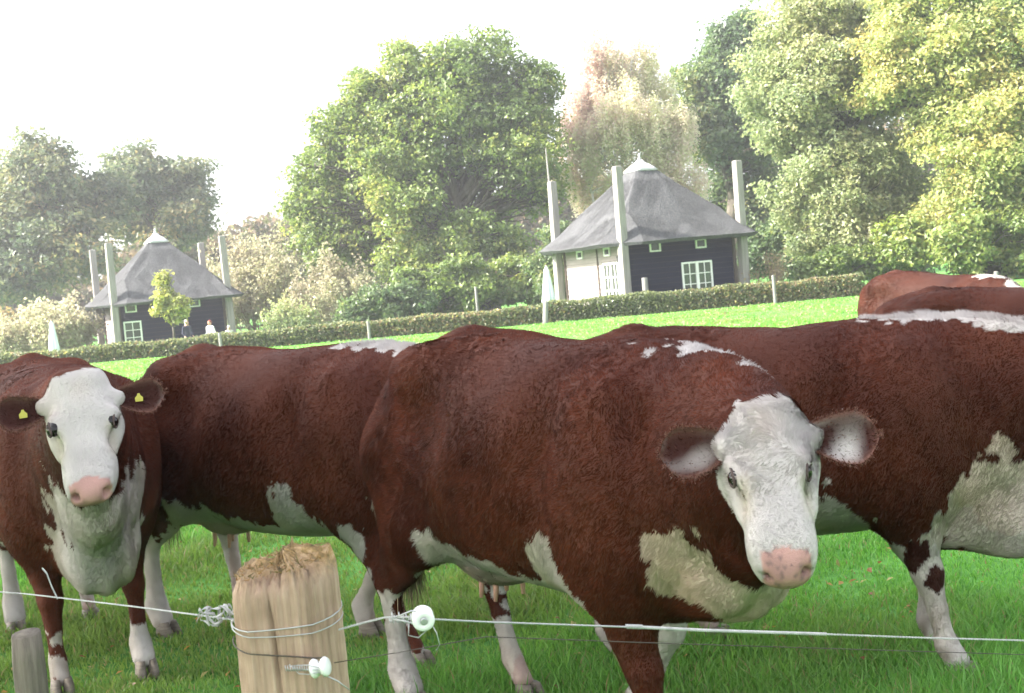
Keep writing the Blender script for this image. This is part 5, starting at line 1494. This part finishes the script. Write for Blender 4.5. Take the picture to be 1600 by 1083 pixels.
# ------------------------------------------------------------------ the herd
def build_cows():
    def hp(px, py, d): return tuple(at(px, py, d))
    cow('brown cow with curly white forehead and speckled pink nose standing side on by the wire', (.135, 4.40), math.radians(-52),
        dict(pos=hp(1197, 652, 3.28), f=(-.06, -.58, -.81), n=(-.14, -1, .0), ear=(.02, 1.0, -.10)),
        legs=dict(fr=(.10, 0), fl=(-.36, 0), hr=(-.02, 0), hl=(.26, 0)), white_z=dict(fr=.05, fl=.2, hr=.40, hl=.42),
        patches=[((-.52, -.26, .66), (-.42, -.22, .58), .07, .1), ((.30, -.31, .70), (.34, -.3, .62), .10, .55),
                 ((.91, -.18, .76), (1.03, .0, .66), .14, .62), ((.98, .08, .80), (.98, .1, .7), .15, .6), ((-.72, -.19, .5), (-.76, -.21, .42), .05, .1)],
        crest=((.66, 0, 1.36), (1.05, .02, 1.30), .048), topshift=.015, frontdrop=.03, belly=-.055, ls=.86, band=.085, fur=230000, seed=1, curly=1.0, tail_dx=-.13, speckle=.55, voxel=.0115, tint=.95, hscale=.73, hw=1.05, earscale=1.3, brisk=-.05)
    cow('brown cow facing the fence with smooth white face and yellow ear tags', (-2.23, 6.15), math.radians(-62),
        dict(pos=hp(122, 600, 4.55), f=(.20, -.56, -.80), n=(.30, -1, .0), ear=(.02, 1.0, -.02)),
        legs=dict(fr=(.02, 0), fl=(.0, .03), hr=(-.02, -.02), hl=(.05, 0)), white_z=dict(fr=.19, fl=.19, hr=.50, hl=.42),
        patches=[((1.04, 0, .80), (.94, 0, .58), .235, .22), ],
        crest=None, fur=190000, seed=2, tags=True, dark_ear=True, tint=1.1, hscale=.765, hw=1.17, earscale=1.16, chest_white=(.225, .2), brisk=.07, topshift=.0, tail_dx=.0)
    cow('brown cow with white withers between the tagged cow and the curly faced cow', (-1.1, 6.11), math.radians(-35),
        dict(pos=(1.42, .12, 1.22), f=(.62, .2, -.75), n=(.75, .1, .6)), head_world=False,
        legs=dict(fr=(.24, 0), fl=(-.34, 0), hr=(-.12, 0), hl=(.14, 0)), white_z=dict(fr=.10, fl=.66, hr=.60, hl=.62),
        patches=[((.24, -.32, .66), (.34, -.28, .56), .125, .3), ((.8, -.1, .75), (.95, 0, .7), .16, .4), ((.60, -.3, .62), (.62, -.28, .40), .035, 0)],
        crest=((.50, 0, 1.42), (1.0, 0, 1.36), .075), fur=150000, seed=3, tint=1.05, topshift=-.01)
    cow('brown cow with a white crest and white spotted foreleg at the picture edge', (1.01, 5.18), math.radians(-26),
        dict(pos=(1.34, .0, 1.20), f=(.70, -.25, -.66), n=(.66, -.1, .75)), head_world=False,
        legs=dict(fr=(.13, 0), fl=(.02, 0), hr=(.08, 0), hl=(.36, 0)), white_z=dict(fr=.56, fl=.75, hr=.62, hl=.62),
        patches=[((.27, -.33, .62), (.32, -.3, .58), .10, .45), ((.92, -.20, .74), (1.08, 0, .68), .16, .55), ((.78, -.18, .62), (.95, 0, .55), .13, .3), ((.72, -.26, .64), (.70, -.22, .5), .05, 0), ((1.22, -.2, 1.28), (1.28, -.2, 1.12), .07, .1)],
        spots=[((.60, -.235, .50), .036), ((.645, -.225, .40), .040), ((.56, -.235, .45), .03)],
        crest=((.44, 0, 1.385), (1.2, 0, 1.33), .068), fur=190000, seed=4, tint=.9, topshift=-.055, brisk=.1)
    cow('brown cow half hidden behind the white crested cow, only its bare back showing', (3.15, 7.9), math.radians(-20),
        dict(pos=(1.38, .0, 1.25), f=(.70, 0, -.72), n=(.7, 0, .7)), head_world=False,
        patches=[((-.5, 0, .5), (.35, 0, .52), .12, .1), ((.85, 0, .8), (1.0, 0, .7), .2, .3)], crest=((.75, 0, 1.42), (1.0, 0, 1.36), .06), fur=60000, seed=5, tint=.8, voxel=.018, topshift=-.02, scale=.935)
    cow('reddish cow grazing farthest out in the pasture with a white streaked neck', (4.2, 12.5), math.radians(-60),
        dict(pos=(1.30, .0, .55), f=(.30, 0, -.95), n=(.95, 0, .3)), head_world=False,
        patches=[((-.5, 0, .5), (.35, 0, .52), .12, .1), ((.85, 0, .8), (1.0, 0, .7), .2, .3)], crest=((.60, 0, 1.40), (1.0, 0, 1.15), .09), fur=50000, seed=6, tint=.52, voxel=.02, frontdrop=.07, scale=.965)

# ------------------------------------------------------------------ air
def build_haze():
    b = MB(); b.box((-160, -120, -2.0), (160, 260, 40))
    m = bpy.data.materials.new('haze'); m.use_nodes = True; nt = m.node_tree; nt.nodes.clear()
    o = nt.nodes.new('ShaderNodeOutputMaterial'); v = nt.nodes.new('ShaderNodeVolumePrincipled')
    v.inputs['Color'].default_value = (.93, .95, 1.0, 1); v.inputs['Density'].default_value = HAZE
    v.inputs['Anisotropy'].default_value = .3
    nt.links.new(v.outputs[0], o.inputs['Volume'])
    ob = b.build('haze', m); ob['kind'] = 'stuff'; ob['label'] = 'thin bright autumn haze in the air'

HAZE = 0.0010
build_ground()
build_houses()
build_hedge()
build_trees()
build_cows()
build_grass()
build_field_posts()
build_fence()
build_people()
if HAZE: build_haze()
